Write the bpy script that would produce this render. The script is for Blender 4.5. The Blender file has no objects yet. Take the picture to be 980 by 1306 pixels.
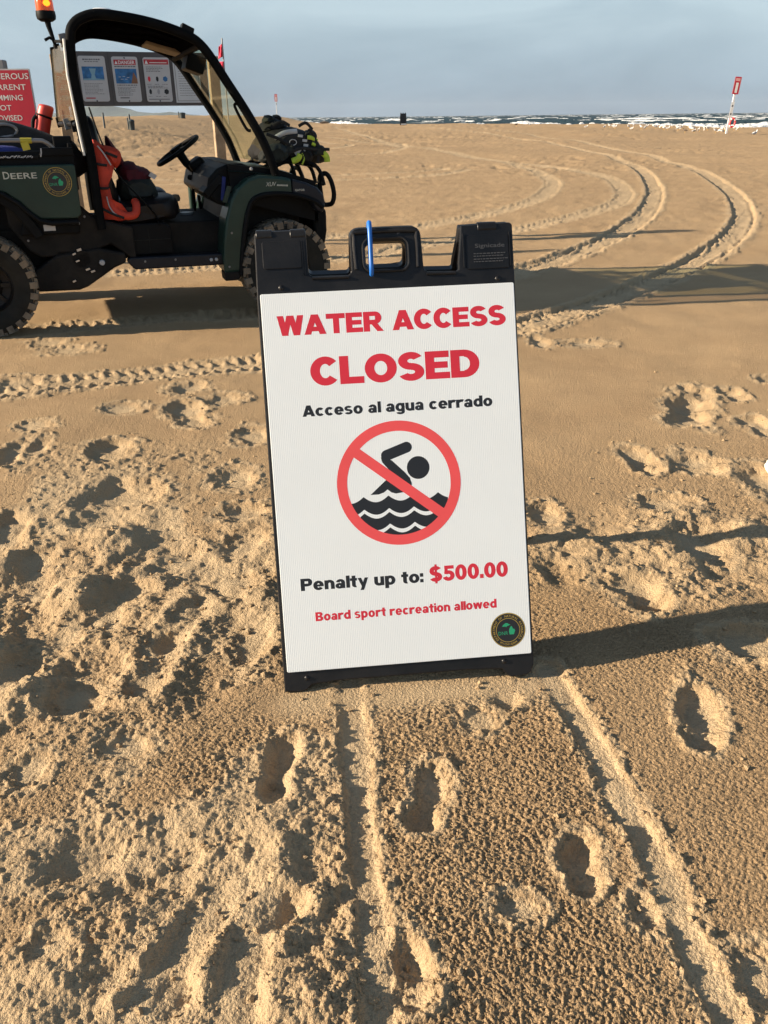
import bpy, bmesh, math, random
import numpy as np
from mathutils import Vector, Matrix
R = math.radians
random.seed(7); rng = np.random.default_rng(7)
scene = bpy.context.scene
col = scene.collection

# ------------------------------------------------------------------ camera
CAM_H = 1.28
FPX = 1050.0                      # focal length in pixels of the 980x1306 photograph
pitch, roll = math.atan(504.5 / FPX), R(.6)
cam = bpy.data.cameras.new('camera'); cam.sensor_fit = 'VERTICAL'
cam.sensor_height = 24.0; cam.lens = FPX / 1306 * 24.0
cam.clip_start = .02; cam.clip_end = 40000
cob = bpy.data.objects.new('camera', cam); col.objects.link(cob)
cob.matrix_world = (Matrix.Translation((0, 0, CAM_H)) @ Matrix.Rotation(R(90) - pitch, 4, 'X')
                    @ Matrix.Rotation(-roll, 4, 'Z'))
scene.camera = cob

# ------------------------------------------------------------------ light
SUN_EL, SUN_PHI = R(18.5), R(7.5)   # shadows run to the right and a little away
to_sun = Vector((-math.cos(SUN_PHI) * math.cos(SUN_EL), -math.sin(SUN_PHI) * math.cos(SUN_EL), math.sin(SUN_EL)))
sun = bpy.data.lights.new('sun', 'SUN'); sun.energy = 5.0; sun.angle = R(.6); sun.color = (1, .835, .635)
so = bpy.data.objects.new('sun', sun); col.objects.link(so)
so.rotation_euler = to_sun.to_track_quat('Z', 'Y').to_euler(); so.location = (-20, -4, 15)
world = bpy.data.worlds.new('World'); scene.world = world; world.use_nodes = True
wt = world.node_tree; wn = wt.nodes; wl = wt.links
bg = wn['Background']
sky = wn.new('ShaderNodeTexSky'); sky.sky_type = 'NISHITA'; sky.sun_disc = False
sky.sun_elevation = SUN_EL; sky.sun_rotation = math.atan2(to_sun.x, to_sun.y) % (2 * math.pi)
sky.air_density = 1.0; sky.dust_density = .6; sky.ozone_density = 2.2
# hazy veil of cloud: greyer towards the horizon, thinning overhead, the same all the way round
tc = wn.new('ShaderNodeTexCoord'); mp = wn.new('ShaderNodeMapping'); mp.inputs['Scale'].default_value = (1, 1, 3.6)
nz = wn.new('ShaderNodeTexNoise'); nz.inputs['Scale'].default_value = 3.1; nz.inputs['Detail'].default_value = 8
nz.inputs['Roughness'].default_value = .55; nz.inputs['Distortion'].default_value = .6
sep = wn.new('ShaderNodeSeparateXYZ'); wl.new(tc.outputs['Generated'], sep.inputs[0])
wl.new(tc.outputs['Generated'], mp.inputs[0]); wl.new(mp.outputs[0], nz.inputs['Vector'])
def wmap(src, a, b, c, d):
    r = wn.new('ShaderNodeMapRange'); r.inputs[1].default_value = a; r.inputs[2].default_value = b; r.inputs[3].default_value = c; r.inputs[4].default_value = d
    wl.new(src, r.inputs[0]); return r.outputs[0]
def wmath(op, a, b):
    r = wn.new('ShaderNodeMath'); r.operation = op
    for k, v_ in enumerate((a, b)):
        if isinstance(v_, (int, float)): r.inputs[k].default_value = v_
        else: wl.new(v_, r.inputs[k])
    return r.outputs[0]
lift = wmath('ADD', wmap(sep.outputs[2], 0, .10, .06, .88), wmap(nz.outputs['Fac'], .38, .64, -.16, .26))
veil = wn.new('ShaderNodeMix'); veil.data_type = 'RGBA'; veil.clamp_factor = True
veil.inputs[6].default_value = (2.0, 2.75, 3.65, 1); veil.inputs[7].default_value = (4.45, 5.5, 6.1, 1)
wl.new(lift, veil.inputs[0])
cover = wmath('ADD', wmap(sep.outputs[2], .06, .50, .92, .12), wmap(nz.outputs['Fac'], .35, .65, -.06, .08))
mx = wn.new('ShaderNodeMix'); mx.data_type = 'RGBA'; mx.clamp_factor = True
wl.new(cover, mx.inputs[0]); wl.new(sky.outputs[0], mx.inputs[6]); wl.new(veil.outputs[2], mx.inputs[7]); wl.new(mx.outputs[2], bg.inputs[0])
bg.inputs[1].default_value = .055
vs = scene.view_settings; vs.view_transform = 'Standard'; vs.look = 'None'; vs.gamma = 1; vs.use_curve_mapping = False
vs.exposure = 1.2

# ------------------------------------------------------------------ materials
def mat(name, color, rough=.6, metal=0, var=.15, vscale=8, bump=0, bscale=60, spec=.5, dust=0, dust_col=(.36, .27, .17), coat=0):
    m = bpy.data.materials.new(name); m.use_nodes = True
    nt = m.node_tree; N = nt.nodes; L = nt.links; b = N['Principled BSDF']
    b.inputs['Roughness'].default_value = rough; b.inputs['Metallic'].default_value = metal
    b.inputs['Specular IOR Level'].default_value = spec; b.inputs['Coat Weight'].default_value = coat
    t = N.new('ShaderNodeTexCoord')
    n = N.new('ShaderNodeTexNoise'); n.inputs['Scale'].default_value = vscale; n.inputs['Detail'].default_value = 5
    L.new(t.outputs['Object'], n.inputs['Vector'])
    r = N.new('ShaderNodeValToRGB'); r.color_ramp.elements[0].position = .3; r.color_ramp.elements[1].position = .7
    c = np.array(color)
    r.color_ramp.elements[0].color = (*np.clip(c * (1 - var), 0, 1), 1); r.color_ramp.elements[1].color = (*np.clip(c * (1 + var), 0, 1), 1)
    L.new(n.outputs['Fac'], r.inputs[0]); out = r.outputs[0]
    if dust:
        n2 = N.new('ShaderNodeTexNoise'); n2.inputs['Scale'].default_value = 3.5; n2.inputs['Detail'].default_value = 8; n2.inputs['Roughness'].default_value = .7
        L.new(t.outputs['Object'], n2.inputs['Vector'])
        r2 = N.new('ShaderNodeMapRange'); r2.inputs[1].default_value = .38; r2.inputs[2].default_value = .75; r2.inputs[4].default_value = dust
        L.new(n2.outputs['Fac'], r2.inputs[0])
        mm = N.new('ShaderNodeMix'); mm.data_type = 'RGBA'; mm.inputs[7].default_value = (*dust_col, 1)
        L.new(r2.outputs[0], mm.inputs[0]); L.new(out, mm.inputs[6]); out = mm.outputs[2]
    L.new(out, b.inputs['Base Color'])
    if bump:
        n3 = N.new('ShaderNodeTexNoise'); n3.inputs['Scale'].default_value = bscale; n3.inputs['Detail'].default_value = 4
        L.new(t.outputs['Object'], n3.inputs['Vector'])
        bp = N.new('ShaderNodeBump'); bp.inputs['Strength'].default_value = .6; bp.inputs['Distance'].default_value = bump
        L.new(n3.outputs['Fac'], bp.inputs['Height']); L.new(bp.outputs[0], b.inputs['Normal'])
    return m

def glass_mat(name, tint, dust, gloss=.22):
    m = bpy.data.materials.new(name); m.use_nodes = True
    nt = m.node_tree; N = nt.nodes; L = nt.links; N.remove(N['Principled BSDF']); out = N['Material Output']
    tr = N.new('ShaderNodeBsdfTransparent'); tr.inputs[0].default_value = (*tint, 1)
    gl = N.new('ShaderNodeBsdfGlossy'); gl.inputs['Roughness'].default_value = .04
    df = N.new('ShaderNodeBsdfDiffuse'); df.inputs[0].default_value = (.42, .34, .22, 1)
    lw = N.new('ShaderNodeLayerWeight'); lw.inputs[0].default_value = .5; fr = N.new('ShaderNodeMapRange'); fr.inputs[1].default_value = .45; fr.inputs[2].default_value = 1.0; fr.inputs[3].default_value = .03; fr.inputs[4].default_value = gloss; L.new(lw.outputs['Facing'], fr.inputs[0])
    a = N.new('ShaderNodeMixShader'); b = N.new('ShaderNodeMixShader')
    t = N.new('ShaderNodeTexCoord'); mpn = N.new('ShaderNodeMapping'); mpn.inputs['Scale'].default_value = (14, 14, 2.5)
    n = N.new('ShaderNodeTexNoise'); n.inputs['Scale'].default_value = 3; n.inputs['Detail'].default_value = 7; n.inputs['Roughness'].default_value = .7
    L.new(t.outputs['Object'], mpn.inputs[0]); L.new(mpn.outputs[0], n.inputs['Vector'])
    mr = N.new('ShaderNodeMapRange'); mr.inputs[1].default_value = .35; mr.inputs[2].default_value = .75
    mr.inputs[3].default_value = dust * .35; mr.inputs[4].default_value = dust
    L.new(n.outputs['Fac'], mr.inputs[0])
    L.new(fr.outputs[0], a.inputs[0]); L.new(tr.outputs[0], a.inputs[1]); L.new(gl.outputs[0], a.inputs[2])
    L.new(mr.outputs[0], b.inputs[0]); L.new(a.outputs[0], b.inputs[1]); L.new(df.outputs[0], b.inputs[2])
    L.new(b.outputs[0], out.inputs[0])
    return m

M = {
 'black': mat('black_plastic', (.018, .019, .021), .42, var=.25, vscale=20, bump=.0006, bscale=300),
 'frameblk': mat('sign_plastic', (.008, .009, .011), .36, var=.3, vscale=14, bump=.0005, bscale=260, dust=.035, spec=.32),
 'vblack': mat('vehicle_plastic', (.0055, .0065, .0075), .5, var=.3, vscale=9, bump=.001, bscale=120, dust=.006, spec=.10),
 'under': mat('underbody_plastic', (.008, .008, .008), .7, var=.35, vscale=7, bump=.002, bscale=50, dust=.05, spec=.2),
 'green': mat('green_paint', (.012, .036, .028), .36, var=.2, vscale=5, dust=.025, spec=.3, coat=.08),
 'navy': mat('sill_plastic', (.006, .009, .016), .45, var=.3, dust=.02, spec=.3),
 'roof': mat('roof_plastic', (.005, .005, .006), .65, var=.2, bump=.001, bscale=150, spec=0),
 'cage': mat('cage_paint', (.007, .0075, .008), .6, var=.25, vscale=12, bump=.0008, bscale=160, spec=.02),
 'liner': mat('tan_liner', (.36, .28, .19), .8, var=.15, vscale=12),
 'vinyl': mat('seat_vinyl', (.006, .006, .008), .45, var=.25, vscale=15, bump=.0015, bscale=80, dust=.015, spec=.25),
 'rubber': mat('tyre_rubber', (.010, .012, .012), .75, var=.3, vscale=10, dust=.06, spec=.2),
 'tread': mat('sandy_tread', (.12, .105, .085), .95, var=.5, vscale=18, bump=.004, bscale=60, dust=.7),
 'rim': mat('wheel_rim', (.012, .012, .013), .45, .3, var=.3, dust=.04, spec=.3),
 'steel': mat('steel', (.5, .5, .5), .35, .9, var=.15),
 'grey': mat('grey_tube', (.22, .22, .22), .45, .5, var=.2),
 'white': mat('white_paint', (.78, .79, .78), .5, var=.04, vscale=5),
 'offwhite': mat('white_print', (.72, .72, .68), .5, var=.06),
 'panel': mat('white_panel', (.90, .955, .965), .33, var=.025, vscale=3, bump=.0002, bscale=220, dust=.05, dust_col=(.6, .5, .36)),
 'red': mat('red_print', (.70, .026, .052), .5, var=.06),
 'coral': mat('coral_print', (.90, .095, .10), .5, var=.05),
 'ink': mat('black_print', (.014, .016, .02), .45, var=.1),
 'gold': mat('gold_print', (.52, .36, .05), .5, var=.1),
 'egreen': mat('green_print', (.02, .36, .17), .5, var=.1),
 'orange': mat('orange_fabric', (.50, .045, .02), .75, var=.2, vscale=14, bump=.003, bscale=35),
 'maroon': mat('maroon_fabric', (.075, .005, .014), .85, var=.3, vscale=18, bump=.004, bscale=30),
 'dkgreen': mat('dark_fabric', (.014, .02, .018), .8, var=.3, vscale=20, bump=.004, bscale=45),
 'bagblk': mat('bag_fabric', (.009, .010, .011), .8, var=.3, vscale=25, bump=.006, bscale=28),
 'lime': mat('lime_fabric', (.46, .60, .05), .7, var=.2, vscale=30, bump=.003, bscale=60),
 'silver': mat('reflective_tape', (.42, .43, .44), .4, var=.2),
 'amber': mat('amber_lens', (.85, .17, .03), .2, var=.1, spec=.6),
 'rescue': mat('red_foam', (.62, .045, .03), .45, var=.12, vscale=10),
 'fuel': mat('red_jug', (.16, .012, .015), .5, var=.15),
 'blue': mat('blue_strap', (.015, .14, .52), .4, var=.15, vscale=40),
 'navyfab': mat('blue_fabric', (.02, .035, .20), .8, var=.3, bump=.003),
 'yellow': mat('yellow_tape', (.42, .36, .03), .6, var=.2),
 'wood': mat('post_wood', (.30, .215, .135), .85, var=.3, vscale=12, bump=.003, bscale=40),
 'board': mat('grey_board', (.085, .08, .082), .7, var=.15, vscale=6, bump=.001),
 'notice': mat('notice_plate', (.50, .51, .52), .5, var=.05),
 'pale': mat('pale_notice', (.55, .58, .60), .5, var=.05),
 'sea': mat('blue_picture', (.03, .15, .36), .5, var=.45, vscale=18),
 'earth': mat('brown_picture', (.22, .11, .06), .6, var=.2),
 'hdr': mat('red_header', (.45, .03, .04), .5, var=.1),
 'signred': mat('sign_red', (.50, .012, .035), .45, var=.1, vscale=4),
 'edge': mat('sign_edge', (.5, .5, .5), .5, .3),
 'flag': mat('flag_cloth', (.62, .02, .06), .8, var=.15, vscale=6),
 'gullw': mat('gull_white', (.80, .79, .76), .8, var=.06),
 'gullg': mat('gull_grey', (.34, .35, .37), .8, var=.15),
 'gullb': mat('gull_brown', (.13, .10, .075), .85, var=.3),
 'beak': mat('gull_beak', (.6, .36, .05), .6),
 'bin': mat('bin_plastic', (.03, .045, .05), .6, var=.2),
 'shell': mat('white_plastic', (.80, .79, .74), .4, var=.04),
}

# ------------------------------------------------------------------ mesh helpers
def link(o, parent=None):
    col.objects.link(o)
    if parent is not None: o.parent = parent
    return o
def empty(name, loc=(0, 0, 0), rz=0.0, label=None, cat=None, group=None):
    o = bpy.data.objects.new(name, None); o.empty_display_size = .1
    o.location = loc; o.rotation_euler = (0, 0, rz); link(o); tag(o, label, cat, group); return o
def tag(o, label=None, cat=None, group=None, kind=None):
    if label: o['label'] = label
    if cat: o['category'] = cat
    if group: o['group'] = group
    if kind: o['kind'] = kind
    return o
def catmull(pts, n=8, closed=False):
    P = [Vector(p) for p in pts]; out = []; k = len(P)
    rngk = k if closed else k - 1
    for i in range(rngk):
        if closed: p0, p1, p2, p3 = P[(i - 1) % k], P[i], P[(i + 1) % k], P[(i + 2) % k]
        else: p0, p1, p2, p3 = P[max(i - 1, 0)], P[i], P[i + 1], P[min(i + 2, k - 1)]
        for j in range(n):
            t = j / n
            out.append(.5 * ((2 * p1) + (p2 - p0) * t + (2 * p0 - 5 * p1 + 4 * p2 - p3) * t * t + (3 * p1 - p0 - 3 * p2 + p3) * t ** 3))
    if not closed: out.append(P[-1])
    return out

class MB:
    """collects geometry; build() links it as one mesh object"""
    def __init__(s): s.v = []; s.f = []; s.mi = []; s.m = 0
    def add(s, vs_, fs):
        o = len(s.v); s.v += [tuple(v) for v in vs_]
        for f in fs: s.f.append([i + o for i in f]); s.mi.append(s.m)
        return s
    def box(s, x0, x1, y0, y1, z0, z1):
        return s.add([(x0, y0, z0), (x1, y0, z0), (x1, y1, z0), (x0, y1, z0), (x0, y0, z1), (x1, y0, z1), (x1, y1, z1), (x0, y1, z1)],
                     [(3, 2, 1, 0), (4, 5, 6, 7), (0, 1, 5, 4), (1, 2, 6, 5), (2, 3, 7, 6), (3, 0, 4, 7)])
    def obox(s, c, ax, ay, az):
        c, ax, ay, az = map(Vector, (c, ax, ay, az)); vs_ = []
        for k in (-1, 1):
            for (i, j) in ((-1, -1), (1, -1), (1, 1), (-1, 1)): vs_.append(c + ax * i + ay * j + az * k)
        return s.add(vs_, [(3, 2, 1, 0), (4, 5, 6, 7), (0, 1, 5, 4), (1, 2, 6, 5), (2, 3, 7, 6), (3, 0, 4, 7)])
    def tube(s, path, r, n=10, closed=False, sy=1.0):
        P = [Vector(p) for p in path]; k = len(P); rr = r if hasattr(r, '__len__') else [r] * k
        up = None; vs_ = []
        for i, p in enumerate(P):
            if closed: d = P[(i + 1) % k] - P[(i - 1) % k]
            else: d = P[min(i + 1, k - 1)] - P[max(i - 1, 0)]
            d.normalize()
            if up is None:
                up = Vector((0, 0, 1)) if abs(d.z) < .9 else Vector((0, 1, 0))
            a = (up - d * up.dot(d)).normalized(); up = a; b = d.cross(a)
            for j in range(n):
                t = 2 * math.pi * j / n; vs_.append(p + (a * math.cos(t) + b * math.sin(t) * sy) * rr[i])
        fs = []
        for i in range(k if closed else k - 1):
            for j in range(n):
                i2 = (i + 1) % k; fs.append((i * n + j, i * n + (j + 1) % n, i2 * n + (j + 1) % n, i2 * n + j))
        if not closed: fs += [tuple(range(n))[::-1], tuple((k - 1) * n + j for j in range(n))]
        return s.add(vs_, fs)
    def prism(s, out, y0, y1):
        """outline in (x, z) swept along y"""
        k = len(out); vs_ = [(x, y0, z) for x, z in out] + [(x, y1, z) for x, z in out]
        fs = [tuple(range(k)), tuple(range(2 * k - 1, k - 1, -1))] + [(i, i + k, (i + 1) % k + k, (i + 1) % k) for i in range(k)]
        return s.add(vs_, fs)
    def slab(s, out, c0, c1):
        """outline in (x, y) swept along z"""
        k = len(out); vs_ = [(x, y, c0) for x, y in out] + [(x, y, c1) for x, y in out]
        fs = [tuple(range(k))[::-1], tuple(range(k, 2 * k))] + [(i, (i + 1) % k, (i + 1) % k + k, i + k) for i in range(k)]
        return s.add(vs_, fs)
    def flat(s, out, c):
        return s.add([(x, y, c) for x, y in out], [tuple(range(len(out)))])
    def lathe(s, prof, n, c=(0, 0, 0), axis='z', close=True):
        """profile of (radius, height) turned round an axis"""
        vs_ = []; k = len(prof)
        for j in range(n):
            t = 2 * math.pi * j / n
            for r, h in prof:
                a, b = r * math.cos(t), r * math.sin(t)
                p = (a, b, h) if axis == 'z' else (a, h, b)
                vs_.append((p[0] + c[0], p[1] + c[1], p[2] + c[2]))
        fs = [(j * k + i, ((j + 1) % n) * k + i, ((j + 1) % n) * k + i + 1, j * k + i + 1) for j in range(n) for i in range(k - 1)]
        return s.add(vs_, fs)
    def soft(s, prof, t0, t1, n=10, p=2.6, wob=.0, seed=0):
        """cushion-like body: outline in (x, z) swept along y, drawn in at both ends"""
        P = [Vector((a, 0, b)) for a, b in prof]; P = catmull(P, 4, True); k = len(P)
        cx = sum(v.x for v in P) / k; cz = sum(v.z for v in P) / k; rg = random.Random(seed); vs_ = []
        ph = [rg.uniform(0, 6.28) for _ in range(6)]
        for i in range(n + 1):
            u = -1 + 2 * i / n; sc = max(1e-3, (1 - abs(u) ** p)) ** (1 / p) if abs(u) < 1 else .55
            sc = max(sc, .55); y = t0 + (t1 - t0) * (i / n)
            for j, v in enumerate(P):
                w = wob * (math.sin(j * .9 + ph[0] + i * .8) + .7 * math.sin(j * 2.3 + ph[1] - i * 1.3) + .5 * math.sin(i * 2.1 + ph[2] + j * .4))
                vs_.append((cx + (v.x - cx) * (sc + w), y + w * .3, cz + (v.z - cz) * (sc + w)))
        fs = [(i * k + j, (i + 1) * k + j, (i + 1) * k + (j + 1) % k, i * k + (j + 1) % k) for i in range(n) for j in range(k)]
        fs += [tuple(range(k)), tuple(n * k + j for j in range(k))[::-1]]
        return s.add(vs_, fs)
    def build(s, name, mats, parent=None, smooth=False, bevel=0, tf=None):
        me = bpy.data.meshes.new(name)
        vs_ = [tuple(tf @ Vector(v)) for v in s.v] if tf is not None else s.v
        me.from_pydata(vs_, [], s.f)
        mats = mats if isinstance(mats, (list, tuple)) else [mats]
        for m in mats: me.materials.append(M[m] if isinstance(m, str) else m)
        me.polygons.foreach_set('material_index', s.mi)
        bm = bmesh.new(); bm.from_mesh(me); bmesh.ops.recalc_face_normals(bm, faces=bm.faces); bm.to_mesh(me); bm.free()
        if smooth:
            me.polygons.foreach_set('use_smooth', [True] * len(me.polygons))
            me.set_sharp_from_angle(angle=R(42))
        me.update()
        o = bpy.data.objects.new(name, me); link(o, parent)
        if bevel:
            b = o.modifiers.new('bevel', 'BEVEL'); b.width = bevel; b.segments = 2; b.limit_method = 'ANGLE'; b.angle_limit = R(35)
        return o

def rrect(x0, y0, x1, y1, r, n=4):
    out = []
    for cx, cy, a in ((x1 - r, y1 - r, 0), (x0 + r, y1 - r, 90), (x0 + r, y0 + r, 180), (x1 - r, y0 + r, 270)):
        for i in range(n + 1):
            t = R(a + 90 * i / n); out.append((cx + r * math.cos(t), cy + r * math.sin(t)))
    return out
def disc(cx, cy, r, n=48): return [(cx + r * math.cos(2 * math.pi * i / n), cy + r * math.sin(2 * math.pi * i / n)) for i in range(n)]

def font_mesh(body, x, y, h, w=None, off=.0, shear=0, align='LEFT'):
    """letters from the built-in font as (verts, faces) in a plane; h is the capital height, w the total width"""
    c = bpy.data.curves.new('lettering', 'FONT'); c.body = body; c.size = 1; c.offset = off; c.shear = shear; c.resolution_u = 3
    o = bpy.data.objects.new('lettering', c); col.objects.link(o)
    bpy.context.view_layer.update()
    me = bpy.data.meshes.new_from_object(o.evaluated_get(bpy.context.evaluated_depsgraph_get()))
    vs_ = np.array([v.co[:] for v in me.vertices]); fs = [tuple(p.vertices) for p in me.polygons]
    bpy.data.objects.remove(o); bpy.data.curves.remove(c); bpy.data.meshes.remove(me)
    x0, x1 = vs_[:, 0].min(), vs_[:, 0].max(); sy = h / .70
    sx = w / (x1 - x0) if w else sy
    X = (vs_[:, 0] - x0) * sx + x; Y = vs_[:, 1] * sy + y
    if align == 'CENTER': X -= (x1 - x0) * sx / 2
    if align == 'RIGHT': X -= (x1 - x0) * sx
    return list(zip(X, Y)), fs

# ------------------------------------------------------------------ heavy display letters (stroke shapes, capital height 1)
def arc(cx, cy, rx, ry, a0, a1, th, tv):
    th *= 1.16; tv *= 1.18
    n = max(4, int(abs(a1 - a0) / 11)); o = []; i_ = []
    for k in range(n + 1):
        t = R(a0 + (a1 - a0) * k / n)
        o.append((cx + rx * math.cos(t), cy + ry * math.sin(t))); i_.append((cx + (rx - th) * math.cos(t), cy + (ry - tv) * math.sin(t)))
    return ('strip', o, i_)
def rec(x0, y0, x1, y1):
    if y1 - y0 > x1 - x0:
        if x0 > .4: x0 -= .042
        else: x1 += .042
    else: y0 -= .016 * (y0 > .05); y1 += .016 * (y1 < .95) 
    return ('poly', [(x0, y0), (x1, y0), (x1, y1), (x0, y1)])
def par(xt, xb, w, y0=0, y1=1):
    w += .035; xt -= .0175; xb -= .0175
    return ('poly', [(xb, y0), (xb + w, y0), (xt + w, y1), (xt, y1)])
def ply(*p): return ('poly', list(p))
S_ = [arc(.46, .70, .44, .32, 28, 270, .28, .21), arc(.46, .30, .46, .32, -155, 90, .28, .21)]
W_ = [par(0, .22, .29), par(.49, .22, .26), par(.55, .80, .26), par(1.02, .80, .29)]
def sc(g, sx, sy):
    out = []
    for k in g:
        if k[0] == 'poly': out.append(('poly', [(x * sx, y * sy) for x, y in k[1]]))
        else: out.append(('strip', [(x * sx, y * sy) for x, y in k[1]], [(x * sx, y * sy) for x, y in k[2]]))
    return out
bowl = [rec(0, 0, .28, 1), rec(.26, .79, .6, 1), rec(.26, .37, .6, .57), arc(.6, .685, .33, .315, -90, 90, .28, .21)]
rnd = arc(.42, .37, .42, .39, 0, 360, .26, .185)
G = {  # glyph: strokes, width
 'W': (W_, 1.31), 'A': ([par(.38, 0, .3), par(.40, .78, .3), rec(.22, .17, .86, .37)], 1.08),
 'T': ([rec(0, .76, .96, 1), rec(.345, 0, .615, .8)], .96),
 'E': ([rec(0, 0, .28, 1), rec(.26, .78, .84, 1), rec(.26, .4, .79, .6), rec(.26, 0, .86, .22)], .86),
 'R': (bowl + [ply((.36, .42), (.66, .46), (1.02, 0), (.69, 0))], 1.02), 'P': (bowl, .93),
 'C': ([arc(.52, .5, .52, .52, 40, 320, .29, .225)], .98), 'S': (S_, .93),
 'L': ([rec(0, 0, .28, 1), rec(.26, 0, .84, .23)], .84), 'O': ([arc(.56, .5, .56, .52, 0, 360, .29, .225)], 1.12),
 'D': ([rec(0, 0, .28, 1), rec(.26, .78, .5, 1), rec(.26, 0, .5, .22), arc(.48, .5, .54, .5, -90, 90, .29, .22)], 1.02),
 'B': ([rec(0, 0, .28, 1), rec(.26, .80, .58, 1), rec(.26, .41, .6, .59), rec(.26, 0, .58, .2), arc(.56, .745, .34, .255, -90, 90, .27, .19), arc(.58, .275, .38, .275, -90, 90, .28, .2)], .97),
 'c': ([arc(.41, .37, .41, .39, 42, 318, .26, .185)], .78), 'o': ([rnd], .84),
 'e': ([arc(.42, .37, .42, .39, 0, 322, .26, .175), rec(.2, .295, .835, .43)], .84),
 'a': ([arc(.33, .215, .33, .235, 0, 360, .24, .15), rec(.52, 0, .77, .48), arc(.41, .47, .36, .29, 0, 168, .25, .17)], .80),
 's': (sc(S_, .80, .75), .75), 'l': ([rec(0, 0, .26, 1)], .26), 'i': ([rec(0, 0, .26, .74), rec(0, .83, .26, 1)], .26),
 'g': ([rnd, rec(.58, -.06, .83, .74), arc(.43, -.05, .40, .23, -165, 0, .25, .16)], .84),
 'u': ([rec(0, .28, .26, .74), rec(.54, 0, .8, .74), arc(.4, .3, .4, .32, 180, 345, .26, .19)], .80),
 'r': ([rec(0, 0, .26, .74), arc(.5, .36, .5, .40, 62, 150, .26, .21)], .66),
 'd': ([rnd, rec(.58, 0, .84, 1)], .84), 'p': ([rnd, rec(0, -.27, .26, .74)], .84),
 'n': ([rec(0, 0, .26, .74), arc(.41, .43, .40, .33, 0, 160, .26, .19), rec(.55, 0, .81, .44)], .81),
 't': ([rec(.14, .2, .4, .96), rec(0, .56, .56, .74), arc(.42, .22, .28, .23, 180, 292, .26, .19)], .56),
 'y': ([ply((.56, .74), (.84, .74), (.46, -.27), (.18, -.27)), ply((0, .74), (.28, .74), (.56, .02), (.33, -.02))], .84),
 'w': (sc(W_, .90, .74), 1.18), ':': ([rec(0, 0, .27, .26), rec(0, .48, .27, .74)], .27), '.': ([rec(0, 0, .27, .26)], .27),
 '$': (S_ + [rec(.40, -.13, .52, 1.13)], .93), '0': ([arc(.42, .5, .42, .52, 0, 360, .27, .2)], .84),
 '5': ([rec(.12, .79, .80, 1), ply((.1, .44), (.34, .44), (.36, .9), (.14, .9)), arc(.40, .33, .44, .35, -162, 138, .27, .2)], .84),
}
def heavy(mb, body, x0, x1, y, h, c, gap=.06, space=.42):
    """lay heavy letters between x0 and x1 on baseline y; strokes step up by microns so none share a plane"""
    w = 0
    for ch in body: w += space if ch == ' ' else G[ch][1] + gap
    w -= gap; sx = (x1 - x0) / w; x = 0; k = 0
    for ch in body:
        if ch == ' ': x += space; continue
        for st in G[ch][0]:
            z = c + .000012 * (k % 6); k += 1
            if st[0] == 'poly': mb.flat([(x0 + (x + a) * sx, y + b * h) for a, b in st[1]], z)
            else:
                o = [(x0 + (x + a) * sx, y + b * h, z) for a, b in st[1]]; i_ = [(x0 + (x + a) * sx, y + b * h, z) for a, b in st[2]]; n = len(o)
                mb.add(o + i_, [(j, j + 1, n + j + 1, n + j) for j in range(n - 1)])
        x += G[ch][1] + gap

# ------------------------------------------------------------------ terrain
TAB = rng.random((512, 512)).astype(np.float32)
def vnoise(x, y, sd=0):
    x = x + sd * 17.31; y = y + sd * 9.77
    xi = np.floor(x).astype(np.int64); yi = np.floor(y).astype(np.int64)
    fx = (x - xi).astype(np.float32); fy = (y - yi).astype(np.float32)
    fx = fx * fx * fx * (fx * (fx * 6 - 15) + 10); fy = fy * fy * fy * (fy * (fy * 6 - 15) + 10)
    x0 = xi & 511; x1 = (xi + 1) & 511; y0 = yi & 511; y1 = (yi + 1) & 511
    return (TAB[y0, x0] * (1 - fx) + TAB[y0, x1] * fx) * (1 - fy) + (TAB[y1, x0] * (1 - fx) + TAB[y1, x1] * fx) * fy - .5
def fbm(x, y, o=3, sd=0, g=.5):
    s = 0; a = 1; 
    for k in range(o):
        s = s + a * vnoise(x, y, sd + k * 3); x = x * 2.03 + y * .31; y = y * 2.03 - x * .15; a *= g
    return s
def sstep(a, b, x):
    t = np.clip((x - a) / (b - a), 0, 1); return t * t * (3 - 2 * t)
def polydist(px, py, pts):
    """distance to a polyline, side (+ left of travel) and arc length along it"""
    best = np.full(px.shape, 1e9); side = np.zeros(px.shape); arcl = np.zeros(px.shape); acc = 0
    for (ax, ay), (bx, by) in zip(pts[:-1], pts[1:]):
        dx, dy = bx - ax, by - ay; L2 = dx * dx + dy * dy; L = math.sqrt(L2)
        t = np.clip(((px - ax) * dx + (py - ay) * dy) / L2, 0, 1)
        qx, qy = px - ax - t * dx, py - ay - t * dy; d = qx * qx + qy * qy
        m = d < best
        best = np.where(m, d, best); side = np.where(m, (dx * qy - dy * qx) / L, side); arcl = np.where(m, acc + t * L, arcl); acc += L
    return np.sqrt(best), side, arcl

SHORE = [(400, -60), (120, 38), (60, 64), (33, 78), (17, 89), (5, 104), (-7, 138), (-20, 190), (-45, 300), (-120, 700), (-900, 5000), (-1700, 9000)]
def shore_d(x, y):
    d, sd_, a = polydist(x, y, SHORE); return np.where(sd_ < 0, d, -d), a      # + is seaward

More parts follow.
